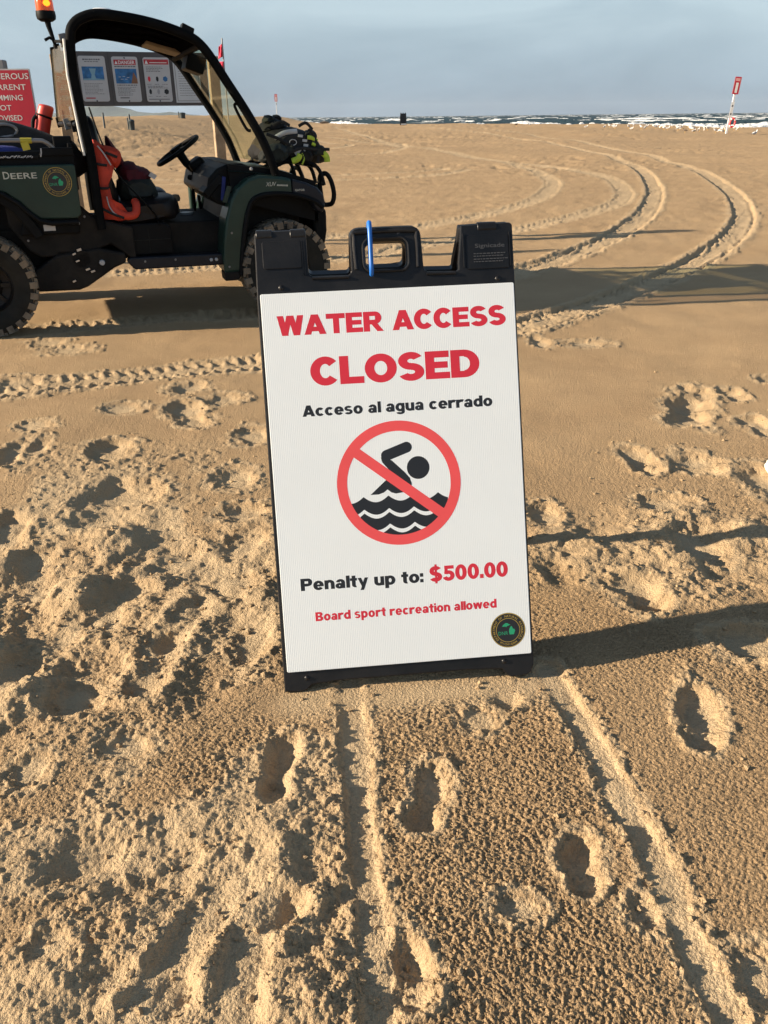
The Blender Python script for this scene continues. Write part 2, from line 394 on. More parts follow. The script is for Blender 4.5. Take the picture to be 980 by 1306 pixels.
FOOTPRINTS = [  # x, y, size across, size along, depth, slant
 (-0.235, 1.362, 0.078, 0.246, 0.045, -8), (-0.6, 1.157, 0.153, 0.15, 0.05, 25), (0.084, 1.293, 0.088, 0.22, 0.045, -14), (0.738, 1.539, 0.095, 0.278, 0.05, -10),
 (0.372, 1.128, 0.086, 0.169, 0.05, -5), (0.036, 0.904, 0.083, 0.153, 0.045, 0), (-0.321, 1.048, 0.091, 0.119, 0.05, 0), (-0.192, 1.026, 0.087, 0.101, 0.045, 10),
 (-0.381, 1.144, 0.061, 0.076, 0.03, 0), (-0.61, 1.78, 0.136, 0.355, 0.06, 0), (-0.778, 1.644, 0.113, 0.169, 0.045, 10), (-0.963, 1.698, 0.129, 0.365, 0.05, 0),
 (-1.0, 2.792, 0.282, 0.494, 0.07, 0), (-0.787, 2.113, 0.164, 0.363, 0.06, -10), (-0.573, 1.973, 0.127, 0.31, 0.055, 0), (-1.105, 2.289, 0.138, 0.38, 0.055, 20),
 (-1.309, 2.495, 0.161, 0.41, 0.06, 0), (-1.18, 3.312, 0.197, 0.311, 0.045, 0), (-0.94, 3.787, 0.167, 0.477, 0.04, 25), (-0.582, 2.99, 0.146, 0.286, 0.045, 0),
 (-1.628, 3.63, 0.148, 0.163, 0.022, 0), (-1.296, 3.87, 0.187, 0.177, 0.025, 0), (-0.588, 3.466, 0.148, 0.244, 0.032, 0), (-2.009, 4.278, 0.298, 0.375, 0.035, 0),
 (-0.493, 2.666, 0.169, 0.197, 0.045, 0), (-0.468, 2.448, 0.145, 0.269, 0.045, 0), (-1.029, 4.212, 0.184, 0.23, 0.03, 0), (-0.801, 3.991, 0.191, 0.208, 0.035, 0),
 (-0.787, 4.703, 0.179, 0.225, 0.025, 0), (0.993, 5.101, 0.117, 0.321, 0.03, 0), (1.262, 5.068, 0.276, 0.2, 0.025, 0), (1.483, 3.8, 0.224, 0.669, 0.06, -20),
 (1.056, 3.16, 0.128, 0.322, 0.045, 0), (1.277, 3.111, 0.168, 0.301, 0.045, 0), (1.02, 2.72, 0.193, 0.155, 0.045, 15), (1.708, 3.541, 0.158, 0.316, 0.04, 0),
 (1.757, 3.994, 0.137, 0.247, 0.035, 0), (1.477, 2.894, 0.178, 0.387, 0.04, 0), (2.088, 4.242, 0.172, 0.186, 0.03, 0), (0.742, 2.094, 0.185, 0.299, 0.055, 10),
 (1.024, 2.389, 0.192, 0.277, 0.04, 0), (0.975, 1.824, 0.177, 0.174, 0.045, 10), (0.569, 2.64, 0.12, 0.195, 0.035, 0), (-1.514, 3.334, 0.12, 0.252, 0.025, 0),
 (-0.89, 1.936, 0.11, 0.228, 0.04, 0), (-1.582, 3.272, 0.101, 0.393, 0.03, 0), (-0.454, 2.151, 0.143, 0.28, 0.05, 0), (-0.354, 1.86, 0.106, 0.224, 0.04, 0),
 (-0.676, 2.35, 0.153, 0.217, 0.04, 0), (0.242, 1.022, 0.091, 0.074, 0.016, 0), (-0.589, 1.446, 0.107, 0.107, 0.022, 0), (-0.771, 1.376, 0.094, 0.128, 0.02, 0),
 (0.612, 0.889, 0.103, 0.133, 0.035, 0), (0.459, 1.008, 0.069, 0.083, 0.03, 20), (-0.445, 0.903, 0.091, 0.08, 0.025, 0), (-0.574, 0.955, 0.081, 0.087, 0.02, 0),
 (-0.075, 1.055, 0.036, 0.067, 0.02, 0), (0.288, 1.62, 0.086, 0.107, 0.03, 0), (0.224, 1.52, 0.091, 0.097, 0.015, 0), (-2.147, 5.233, 0.204, 0.264, 0.025, 0),
 (-1.951, 5.028, 0.246, 0.244, 0.025, 0), (-0.354, 0.875, 0.077, 0.103, 0.04, 0), (-1.381, 2.203, 0.194, 0.477, 0.05, 0), (-1.09, 1.528, 0.148, 0.309, 0.05, 0),
 (1.335, 2.167, 0.188, 0.414, 0.05, 0), (0.917, 1.255, 0.111, 0.235, 0.05, 0),
]

# tyre tracks and drag marks as ground polylines: points, half width, depth, kind
TRACKS = [
 ([(-14, 190), (-0.5, 114), (5.5, 85.3), (8.8, 65.3), (9.8, 48.1), (9.2, 33.3), (8.2, 24.3), (6.63, 17), (5.28, 12.7), (4.2, 10.2), (3.19, 8.4), (2.25, 7.04), (1.45, 6.05), (.84, 5.44), (.1, 4.95), (-.5, 4.75)], .15, .026, 'tyre'),
 ([(-16, 180), (-4.2, 110), (2.5, 82.8), (6.4, 63.8), (8.0, 47.3), (7.9, 33.6), (7.0, 24.9), (5.46, 17.7), (4.17, 13.5), (3.04, 10.7), (2.04, 8.8), (1.14, 7.5), (.46, 6.76), (-.3, 6.2), (-1.2, 5.9)], .15, .026, 'tyre'),
 ([(-4, 80), (.56, 43.3), (2.84, 34.2), (3.95, 27.3), (3.79, 20.1), (3.15, 16.5), (2.3, 14), (1.38, 12.3), (.34, 11), (-.53, 10.3), (-1.4, 9.6), (-4, 8.8)], .15, .012, 'tyre'),
 ([(-2, 60), (2.78, 33.5), (4.5, 26.3), (5.04, 20.8), (4.6, 16.7), (3.74, 13.9), (2.74, 12.2), (1.58, 10.6), (.46, 9.5), (-.45, 8.5), (-2.5, 7.8)], .15, .012, 'tyre'),
 ([(-5.5, 3.9), (-2.25, 4.17), (-1.81, 4.31), (-1.34, 4.46), (-1.02, 4.6), (-.67, 4.69), (-.32, 4.85), (.3, 5.2)], .13, .012, 'tyre'),
 ([(-9, 3.3), (-4.2, 4.9), (-2.57, 5.48), (-1.6, 5.82), (-.70, 6.14)], .13, .016, 'tyre'),
 ([(-26, 17), (-9, 18.6), (-3.5, 19.6), (1, 21.2), (2.4, 24)], .15, .018, 'tyre'),
 ([(-26, 18.9), (-9, 20.3), (-3.5, 21.2), (.5, 22.8), (1.8, 25)], .15, .018, 'tyre'),
 ([(-30, 27), (-8, 29), (-1, 33), (1, 40), (-3, 52)], .15, .018, 'tyre'),
 ([(-30, 29.5), (-8, 31), (-3, 34.5), (-1.4, 41), (-5, 52)], .15, .018, 'tyre'),
 ([(-.089, 1.70), (-.079, 1.53), (-.066, 1.375), (-.048, 1.16), (-.028, .99), (-.013, .81), (0, .3)], .036, .0075, 'drag'),
 ([(.415, 1.72), (.45, 1.55), (.474, 1.397), (.486, 1.266), (.51, 1.154), (.515, 1.03), (.522, .909), (.535, .808), (.55, .3)], .036, .0095, 'drag'),
 ([(-.284, 1.083), (-.332, .993), (-.377, .891), (-.406, .789), (-.5, .4)], .046, .012, 'drag'),
 ([(-.235, 1.04), (-.244, .932), (-.239, .8), (-.22, .4)], .050, .007, 'drag'),
]
def base_height(x, y):
    h = .45 * sstep(20, 90, y - .9 * x)
    h = h + 0.98 * sstep(2, 12, -x - .05 * y) * sstep(16, 48, y)
    h = h + fbm(x * .16, y * .16, 3, 5) * .16 * sstep(9, 30, y) + fbm(x * .03, y * .03, 2, 9) * .25 * sstep(30, 120, y)
    d, _ = shore_d(x, y)
    h = h - 1.1 * sstep(-3, 7, d) * (1 + h * .6) - 1.0 * sstep(5, 60, d)
    return h

def height(x, y):
    n = x.shape[0]; h = np.zeros(n); loose = np.zeros(n)
    near = (y < 14) & (y > -2) & (np.abs(x) < 9)
    X, Y = x[near], y[near]
    mid = fbm(X * 1.1, Y * 1.1, 3, 1) * .016 + fbm(X * 4.2, Y * 4.2, 3, 2) * .006
    H = mid.copy(); Ls = np.zeros(X.shape)
    # churned ground left of the board and in front of it
    ch = sstep(.05, .75, 1 - np.sqrt(((X + .95) / .95) ** 2 + ((Y - 2.05) / .85) ** 2))
    ch = np.maximum(ch, .8 * sstep(.05, .6, 1 - np.sqrt(((X + .32) / .42) ** 2 + ((Y - .95) / .45) ** 2)))
    ch = np.maximum(ch, .75 * sstep(.05, .6, 1 - np.sqrt(((X - 1.0) / .9) ** 2 + ((Y - 2.35) / .45) ** 2)))
    lump = fbm(X * 6.0, Y * 6.0, 3, 21, .42)
    H += ch * (lump * .066 + fbm(X * 24, Y * 24, 2, 23, .5) * .006); Ls = np.maximum(Ls, ch * (.35 + .5 * sstep(-.1, .2, lump)))
    for i, (cx, cy, wx, wy, D, a) in enumerate(FOOTPRINTS):
        wy = wy * .86; D = D * (((.46 if cx > -.3 else .38) if cy < 1.6 else ((.46 if cx > 0 else .36) if cy < 3 else .52))); rr = max(wx, wy) * 1.5; m = (np.abs(X - cx) < rr) & (np.abs(Y - cy) < rr)
        if not m.any(): continue
        ca, sa = math.cos(R(a)), math.sin(R(a)); dx, dy = X[m] - cx, Y[m] - cy
        p = (dx * ca + dy * sa) / (wx * .54); q = (-dx * sa + dy * ca) / (wy * .54)
        wob = fbm(X[m] * 14, Y[m] * 14, 3, 30 + i) 
        # shoe outline: waist between ball and heel
        p = p + .45 * fbm(X[m] * 7, Y[m] * 7, 2, 130 + i); q = q + .45 * fbm(X[m] * 7, Y[m] * 7, 2, 160 + i)
        r = np.sqrt(p * p + q * q)
        if wy > wx * 1.3 and D > .018:      # a shoe: ball and heel
            r1 = np.sqrt(p ** 2 + ((q - .27) / .74) ** 2); r2 = np.sqrt((p / .84) ** 2 + ((q + .60) / .46) ** 2)
            r = -np.log(np.exp(-5 * r1) + np.exp(-5 * r2)) / 5 + .06
        r = r * (1 + .30 * wob)
        inside = 1 - sstep(.40, 1.12, r)
        floor_ = 1.12 + .25 * np.cos(q * 3.0 + i) + .35 * wob + .05 * np.sin(q * 24 + p * 3)
        rim = np.exp(-((r - 1.25) / .26) ** 2) * (.55 + .8 * vnoise(X[m] * 26, Y[m] * 26, i)) * (.75 + .45 * p / np.maximum(r, .3))
        Hm = H[m]; H[m] = Hm * (1 - .5 * inside) - D * inside * floor_ + rim * D * .26
        Ls[m] = np.maximum(Ls[m], np.maximum(inside, .7 * np.exp(-((r - 1.2) / .22) ** 2)))
    h[near] = H; loose[near] = Ls
    for pts, hw, D, kind in TRACKS:
        P = [(v.x, v.y) for v in catmull([(a, b, 0) for a, b in pts], 6)]
        xs = [p[0] for p in P]; ys = [p[1] for p in P]; mg = hw * 3
        m = (x > min(xs) - mg) & (x < max(xs) + mg) & (y > min(ys) - mg) & (y < min(max(ys) + mg, 130))
        idx = np.nonzero(m)[0]
        d, sd_, al = polydist(x[idx], y[idx], P); k = d < mg
        idx = idx[k]; d = d[k]; sd_ = sd_[k]; al = al[k]; r = d / hw
        wob = fbm(x[idx] * 9, y[idx] * 9, 3, 50)
        r = r * (1 + .25 * wob)
        ins = 1 - sstep(*((.78, 1.05) if kind == 'tyre' else (.50, 1.12)), r); rim = np.exp(-((r - 1.25) / .26) ** 2) * (.25 + 1.5 * np.maximum(0, fbm(x[idx] * 22, y[idx] * 22, 3, 55) + .05))
        if kind == 'tyre':
            # chevron lugs pressed into the bed of the track
            lug = sstep(.1, .6, np.sin(2 * math.pi * (al / .075) + np.abs(sd_ / hw) * 3.2)) * sstep(.25, .5, np.abs(r - .05))
            amp = 1 - .75 * sstep(6, 25, y[idx])
            h[idx] += -D * ins * (.8 + .5 * wob) + lug * ins * .014 * amp + rim * D * .6
            side = np.where(sd_ > 0, 1, 0)
            h[idx] -= D * .7 * np.exp(-((r - .86) / .13) ** 2) * (.5 + wob)
        else:
            h[idx] = h[idx] * (1 - .7 * ins) - D * ins * (1 + .7 * wob) + rim * D * .22
        loose[idx] = np.maximum(loose[idx], np.maximum(ins * (.75 if kind == 'tyre' else 1), .7 * np.exp(-((r - 1.2) / .25) ** 2)))
    # rain-pitted crust over everything undisturbed, soft lumps where it is disturbed
    near = (y < 16) & (y > -2); X, Y = x[near], y[near]; L_ = loose[near]
    fade = 1 - sstep(4.5, 13, Y)
    pit = .45 * vnoise(X * 165, Y * 140, 3) + 1.05 * vnoise(X * 285 + Y * 30, Y * 240, 4) + .75 * rng.standard_normal(X.shape) * (1 - sstep(1.5, 4, Y)) * .4
    pit = np.sign(pit) * np.abs(pit) ** .8
    soft = sstep(-.05, .22, fbm(X * 3.1, Y * 3.1, 3, 18)) * (1 - sstep(-.25, .1, X)) * (1 - sstep(2.8, 3.6, Y))
    L_ = np.maximum(L_, soft * .8); loose[near] = L_
    amp = .0024 + .0019 * sstep(-.2, .3, fbm(X * 2.2, Y * 2.2, 2, 8))
    clump = fbm(X * 38, Y * 38, 3, 12, .6)
    edge = 4 * L_ * (1 - L_)
    h[near] += pit * amp * (1 - .66 * L_) * (.10 + .90 * (1 - sstep(2.0, 4.6, Y))) + ((clump * .0055 + fbm(X * 90, Y * 90, 2, 15) * .0040) * np.maximum(edge, .35 * L_) + np.maximum(0, clump - .12) * .009 * edge) * (.3 + .7 * fade)
    # sparse wind ripples and old trampling further off
    far = (y > 6) & (y < 160); X, Y = x[far], y[far]; f2 = sstep(6, 12, Y)
    old = fbm(X * 2.6, Y * 1.9, 3, 40); h[far] += f2 * (np.minimum(0, old + .10) * .10 * sstep(-.1, .25, fbm(X * .22, Y * .12, 2, 44)) + fbm(X * 6, Y * 5, 2, 46) * .012)
    # settle the ground under wheels and feet
    for (wx_, wy_, rr, zz) in ((-2.57, 5.48, .22, -.010), (-.70, 6.14, .22, -.010), (-3.00, 6.69, .22, -.010), (-1.13, 7.35, .22, -.010)):
        w = np.exp(-(((x - wx_) / rr) ** 2 + ((y - wy_) / rr) ** 2)); h = h * (1 - w) + zz * w
    # the board's feet have scraped a shallow smooth seat
    w = np.exp(-((y - 1.63 - .09 * x) / .05) ** 2) * sstep(-.36, -.26, x) * (1 - sstep(.40, .48, x)); h = h * (1 - .85 * w) - .004 * w
    loose = np.maximum(loose, .9 * np.exp(-((y - 1.62 - .09 * x) / .07) ** 2) * sstep(-.3, -.2, x) * (1 - sstep(.36, .42, x)))
    return h, loose

def build_sand():
    rows = list(-np.geomspace(60, .2, 22)) + list(np.linspace(-.1, .42, 14)); yv = .45
    while yv < 2600:
        rows.append(yv); st = min((.62 if yv < 2.2 else .95) * (yv * yv + 1.64) / 1053, .012 * yv) if yv < 60 else .03 * yv
        yv += max(st, .0026)
    rows = np.array(rows)
    uc = np.linspace(-.46, .46, 650); st0 = uc[1] - uc[0]
    ug = .46 + st0 * np.cumsum(1.04 ** np.arange(1, 61)); ug = np.concatenate([ug, ug[-1] * np.geomspace(1, 13.2 / ug[-1], 22)[1:]])
    u = np.concatenate([-ug[::-1], uc, ug]); nr, nc = len(rows), len(u)
    wdt = np.maximum(rows, .35) + .9
    uo = np.minimum(u[-1], 4200 / wdt); ub = .85                # keep the sheet inside the haze
    au = np.abs(u)[None, :]; us = np.where(au > ub, ub + (au - ub) * ((uo - ub) / (u[-1] - ub))[:, None], au) * np.sign(u)[None, :]
    X = (wdt[:, None] * us).ravel(); Y = np.repeat(rows, nc)
    h, loose = height(X, Y); Z = base_height(X, Y) + h
    me = bpy.data.meshes.new('sand'); nv = nr * nc
    me.vertices.add(nv); me.vertices.foreach_set('co', np.stack([X, Y, Z], 1).astype(np.float32).ravel())
    i = np.arange(nr - 1)[:, None] * nc + np.arange(nc - 1)[None, :]; i = i.ravel()
    q = np.stack([i, i + 1, i + nc + 1, i + nc], 1); nq = len(q)
    me.loops.add(nq * 4); me.loops.foreach_set('vertex_index', q.ravel().astype(np.int32))
    me.polygons.add(nq); me.polygons.foreach_set('loop_start', np.arange(0, nq * 4, 4, dtype=np.int32))
    me.polygons.foreach_set('use_smooth', np.ones(nq, dtype=bool)); me.update(calc_edges=True)
    at = me.attributes.new('loose', 'FLOAT', 'POINT'); at.data.foreach_set('value', loose.astype(np.float32))
    print('sand rows', nr, 'cols', nc, 'tris', nq * 2)
    o = bpy.data.objects.new('sand', me); link(o); tag(o, kind='structure')
    return o, (rows, u, wdt, Z.reshape(nr, nc))

def sand_material():
    m = bpy.data.materials.new('sand'); m.use_nodes = True
    nt = m.node_tree; N = nt.nodes; L = nt.links; b = N['Principled BSDF']
    b.inputs['Roughness'].default_value = .95; b.inputs['Specular IOR Level'].default_value = .15
    t = N.new('ShaderNodeTexCoord')
    def noise(s, d=4, r=.6):
        n = N.new('ShaderNodeTexNoise'); n.inputs['Scale'].default_value = s; n.inputs['Detail'].default_value = d; n.inputs['Roughness'].default_value = r
        L.new(t.outputs['Object'], n.inputs['Vector']); return n.outputs['Fac']
    def ramp(f, a, b_, p=(.3, .7)):
        r = N.new('ShaderNodeValToRGB'); r.color_ramp.elements[0].position = p[0]; r.color_ramp.elements[1].position = p[1]
        r.color_ramp.elements[0].color = (*a, 1); r.color_ramp.elements[1].color = (*b_, 1); L.new(f, r.inputs[0]); return r.outputs[0]
    def mix(f, a, b_, mode='MIX'):
        x = N.new('ShaderNodeMix'); x.data_type = 'RGBA'; x.blend_type = mode
        if isinstance(f, float): x.inputs[0].default_value = f
        else: L.new(f, x.inputs[0])
        L.new(a, x.inputs[6]); L.new(b_, x.inputs[7]); return x.outputs[2]
    crust = ramp(noise(1.3, 6), (.375, .256, .142), (.455, .32, .182))
    dry = ramp(noise(5, 5), (.47, .35, .212), (.54, .415, .26))
    at = N.new('ShaderNodeAttribute'); at.attribute_name = 'loose'
    c = mix(at.outputs['Fac'], crust, dry)
    grain = ramp(noise(900, 2), (.80, .79, .77), (1.16, 1.15, 1.14), (.35, .65))
    c = mix(1.0, c, grain, 'MULTIPLY')
    patch = ramp(noise(.11, 4), (.93, .93, .93), (1.06, 1.06, 1.06)); c = mix(1.0, c, patch, 'MULTIPLY')
    L.new(c, b.inputs['Base Color'])
    b1 = N.new('ShaderNodeBump'); b1.inputs['Strength'].default_value = 1.0; b1.inputs['Distance'].default_value = .008; L.new(noise(170, 3), b1.inputs['Height'])
    b2 = N.new('ShaderNodeBump'); b2.inputs['Strength'].default_value = .6; b2.inputs['Distance'].default_value = .0016; L.new(noise(620, 2), b2.inputs['Height'])
    b0 = N.new('ShaderNodeBump'); b0.inputs['Strength'].default_value = .35; b0.inputs['Distance'].default_value = .010; L.new(noise(55, 4, .7), b0.inputs['Height']); L.new(b0.outputs[0], b1.inputs['Normal'])
    L.new(b1.outputs[0], b2.inputs['Normal']); L.new(b2.outputs[0], b.inputs['Normal'])
    return m
sand, SG = build_sand()
M['sand'] = sand_material(); sand.data.materials.append(M['sand'])
def ground_z(x, y):
    rows, u, wdt, Z = SG; i = int(np.clip(np.searchsorted(rows, y) - 1, 0, len(rows) - 2))
    j = int(np.clip(np.searchsorted(u, x / wdt[i]), 0, len(u) - 1)); return float(Z[i, j])

def sand_clods():
    bm = bmesh.new(); bmesh.ops.create_icosphere(bm, subdivisions=1, radius=1)
    bv = np.array([v.co[:] for v in bm.verts]); bf = np.array([[v.index for v in f.verts] for f in bm.faces]); bm.free()
    pos = []
    for (cx, cy, wx, wy, D, a) in FOOTPRINTS:
        if D < .028 or cy > 6: continue
        for _ in range(14):
            t = random.uniform(0, 6.28); r = random.gauss(1.15, .22)
            pos.append((cx + math.cos(t) * r * wx * .58, cy + math.sin(t) * r * wy * .58, random.random() ** 3))
    for pts, hw, D, kind in TRACKS:
        if kind != 'drag': continue
        P = catmull([(a, b, 0) for a, b in pts], 8)
        for v in P:
            for _ in range(2): pos.append((v.x + random.choice((-1, 1)) * hw * random.gauss(1.3, .25), v.y + random.uniform(-.03, .03), random.random() ** 3))
    for _ in range(700): pos.append((random.gauss(-.75, .5), random.gauss(2.0, .5), random.random() ** 3))
    for _ in range(220): pos.append((random.gauss(-.3, .25), random.gauss(1.0, .22), random.random() ** 3))
    for _ in range(200): pos.append((random.gauss(1.0, .4), random.gauss(2.5, .35), random.random() ** 3))
    V = []; F = []; k = 0
    for x, y, s in pos:
        if y < .4 or y > 7: continue
        r = .0016 + .0058 * s; n = bv * (1 + rng.uniform(-.5, .4, (len(bv), 1))) * np.array([r * random.uniform(.8, 1.4), r * random.uniform(.8, 1.3), r * .75])
        V.append(n + np.array([x, y, ground_z(x, y) + r * .3])); F.append(bf + k); k += len(bv)
    me = bpy.data.meshes.new('sand_clods'); me.from_pydata(np.concatenate(V).tolist(), [], np.concatenate(F).tolist())
    at = me.attributes.new('loose', 'FLOAT', 'POINT'); at.data.foreach_set('value', np.full(len(me.vertices), .45, dtype=np.float32))
    me.materials.append(M['sand']); me.update()
    o = bpy.data.objects.new('sand_clods', me); link(o); tag(o, 'crumbled sand clods scattered round the footprints', 'sand', kind='stuff')
sand_clods()

# ------------------------------------------------------------------ lake
def build_water():
    rows = np.concatenate([np.geomspace(45, 420, 430), np.geomspace(425, 6200, 70)])
    u = np.concatenate([np.linspace(-1.2, -.36, 24)[:-1], np.linspace(-.36, .66, 400), np.linspace(.75, 2.6, 26)])
    nr, nc = len(rows), len(u)
    X = (rows[:, None] * u[None, :]).ravel(); Y = np.repeat(rows, nc)
    d, al = shore_d(X, Y)
    wl_ = -.42; fade = sstep(-2, 10, d)
    ch = fbm(al * .06, d * .22, 3, 60) * .55 + fbm(X * .5, Y * .5, 3, 61) * .22
    Z = wl_ + ch * fade * (1 - .8 * sstep(500, 1500, Y)); foam = np.zeros(X.shape)
    for k, (dc, ht, w) in enumerate([(3.5, .34, 1.2), (11, .62, 2.2), (21, .45, 1.9), (34, .55, 2.0), (50, .55, 2.2), (70, .6, 2.2), (95, .6, 2.6), (125, .6, 3)]):
        wig = fbm(al * .035, 0 * al + k * 3.7, 3, 70 + k) * (5 + dc * .28)
        on = sstep(-.10 + .045 * k, .12 + .045 * k, fbm(al * .030 + k * 5.1, 0 * al + 2.2 * k, 2, 80 + k) + (.14 + .34 * sstep(6, 16, X) if k < 2 else -.13))
        e = (d - dc - wig) / w
        prof = np.where(e > 0, np.exp(-(e / 1.7) ** 2), np.exp(-(e / .7) ** 2))
        tex = fbm(X * 1.3, Y * 1.3, 3, 90 + k)
        Z += prof * ht * on * (.75 + .9 * tex)
        foam = np.maximum(foam, on * sstep(.50, .80, prof + .55 * tex))
        wash = np.exp(-((e + 2.2) / 2.2) ** 2) * on * sstep(.18, .34, fbm(X * .9, Y * .5, 3, 99 + k)); foam = np.maximum(foam, .55 * wash)
    cap = sstep(.37, .41, fbm(X * .10 + Y * .02, Y * .045, 4, 120)) * sstep(20, 60, d); foam = np.maximum(foam, cap * .9)
    Z += cap * .35
    sw = np.exp(-((d - .5 - fbm(al * .12, 0 * al, 2, 130) * 3) / 1.0) ** 2) * .85; foam = np.maximum(foam, sw)
    keep = (d.reshape(nr, nc) > -7) & (np.abs(X.reshape(nr, nc)) < 4300)
    me = bpy.data.meshes.new('lake_water')
    i = np.arange(nr - 1)[:, None] * nc + np.arange(nc - 1)[None, :]
    kq = (keep[:-1, :-1] & keep[1:, 1:]); i = i[kq].ravel()
    q = np.stack([i, i + 1, i + nc + 1, i + nc], 1)
    used, inv = np.unique(q, return_inverse=True); q = inv.reshape(q.shape); nq = len(q)
    me.vertices.add(len(used)); me.vertices.foreach_set('co', np.stack([X, Y, Z], 1)[used].astype(np.float32).ravel())
    me.loops.add(nq * 4); me.loops.foreach_set('vertex_index', q.ravel().astype(np.int32))
    me.polygons.add(nq); me.polygons.foreach_set('loop_start', np.arange(0, nq * 4, 4, dtype=np.int32))
    me.polygons.foreach_set('use_smooth', np.ones(nq, dtype=bool)); me.update(calc_edges=True)
    at = me.attributes.new('foam', 'FLOAT', 'POINT'); at.data.foreach_set('value', foam[used].astype(np.float32))
    print('water tris', nq * 2)
    o = bpy.data.objects.new('lake_water', me); link(o); tag(o, kind='structure')
    m = bpy.data.materials.new('lake_water'); m.use_nodes = True
    nt = m.node_tree; N = nt.nodes; L = nt.links; b = N['Principled BSDF']
    b.inputs['Base Color'].default_value = (.022, .046, .055, 1); b.inputs['Roughness'].default_value = .5; b.inputs['Specular IOR Level'].default_value = .06
    t = N.new('ShaderNodeTexCoord'); n = N.new('ShaderNodeTexNoise'); n.inputs['Scale'].default_value = .9; n.inputs['Detail'].default_value = 6
    L.new(t.outputs['Object'], n.inputs['Vector'])
    bp = N.new('ShaderNodeBump'); bp.inputs['Strength'].default_value = 1; bp.inputs['Distance'].default_value = .5; L.new(n.outputs['Fac'], bp.inputs['Height']); L.new(bp.outputs[0], b.inputs['Normal'])
    f = N.new('ShaderNodeBsdfPrincipled'); f.inputs['Base Color'].default_value = (.82, .83, .80, 1); f.inputs['Roughness'].default_value = .9
    n2 = N.new('ShaderNodeTexNoise'); n2.inputs['Scale'].default_value = 2.2; n2.inputs['Detail'].default_value = 5; L.new(t.outputs['Object'], n2.inputs['Vector'])
    bp2 = N.new('ShaderNodeBump'); bp2.inputs['Distance'].default_value = .25; L.new(n2.outputs['Fac'], bp2.inputs['Height']); L.new(bp2.outputs[0], f.inputs['Normal'])
    at = N.new('ShaderNodeAttribute'); at.attribute_name = 'foam'
    add = N.new('ShaderNodeMath'); add.operation = 'ADD'; sub = N.new('ShaderNodeMath'); sub.operation = 'MULTIPLY_ADD'; sub.inputs[1].default_value = .5; sub.inputs[2].default_value = -.25
    L.new(n2.outputs['Fac'], sub.inputs[0]); L.new(at.outputs['Fac'], add.inputs[0]); L.new(sub.outputs[0], add.inputs[1])
    mr = N.new('ShaderNodeMapRange'); mr.inputs[1].default_value = .38; mr.inputs[2].default_value = .62; L.new(add.outputs[0], mr.inputs[0])
    ms = N.new('ShaderNodeMixShader'); L.new(mr.outputs[0], ms.inputs[0]); L.new(b.outputs[0], ms.inputs[1]); L.new(f.outputs[0], ms.inputs[2])
    L.new(ms.outputs[0], N['Material Output'].inputs[0]); me.materials.append(m)
build_water()

# far wooded hills beyond the dune
def hills():
    mb = MB(); n = 90; Yc = 5200
    xs = np.linspace(-2600, 700, n); vs_ = []
    prof = 64 * np.exp(-((xs + 1650) / 150) ** 2) + 40 * np.exp(-((xs + 1500) / 120) ** 2) + 34 * np.exp(-((xs + 1270) / 170) ** 2) + 46 * np.exp(-((xs + 2100) / 260) ** 2) + 16 * np.exp(-((xs + 1000) / 260) ** 2) + 6 * np.exp(-((xs + 500) / 300) ** 2)
    prof = prof + np.array([4 * math.sin(x * .031) + 3 * math.sin(x * .073) for x in xs]) * np.minimum(1, prof / 20) - 6
    for j, (dy, f) in enumerate([(-500, 0), (-330, .45), (-170, .8), (0, 1), (300, .75), (700, 0)]):
        for i in range(n): vs_.append((xs[i] + dy * .1, Yc + dy, prof[i] * f - (8 if f == 0 else 0) + (rng.uniform(-2, 2) if f else 0)))
    mb.add(vs_, [(j * n + i, j * n + i + 1, (j + 1) * n + i + 1, (j + 1) * n + i) for j in range(5) for i in range(n - 1)])
    o = mb.build('hills', mat('wooded_hill', (.06, .085, .06), .95, var=.3, vscale=.01), smooth=True); tag(o, kind='structure')
hills()

# ------------------------------------------------------------------ emblem print shared by the board and the vehicle
EK = .8
UPPER = [(-.42, .30), (-.30, .42), (-.16, .52), (-.02, .50), (.08, .42), (.20, .38), (.06, .33), (-.06, .30), (-.12, .22), (-.2, .28), (-.32, .26)]
LOWER = [(.10, -.32), (.06, -.10), (.10, .08), (.18, .24), (.28, .28), (.33, .14), (.36, .06), (.44, .08), (.50, -.06), (.44, -.22), (.40, -.32)]
def ring_text(mb, body, cx, cy, r, h, a_mid, flip, c, span):
    n = len(body)
    for k, ch in enumerate(body):
        if ch == ' ': continue
        u = (k - (n - 1) / 2) / (n - 1) * span
        a = R(a_mid - u) if not flip else R(a_mid + u)
        vs_, fs = font_mesh(ch, 0, -h / 2, h, None, 0, 0, 'CENTER')
        rot = a - math.pi / 2 if not flip else a + math.pi / 2
        ca, sa = math.cos(rot), math.sin(rot); ox, oy = cx + r * math.cos(a), cy + r * math.sin(a)
        mb.add([(ox + x * ca - y * sa, oy + x * sa + y * ca, c) for x, y in vs_], fs)
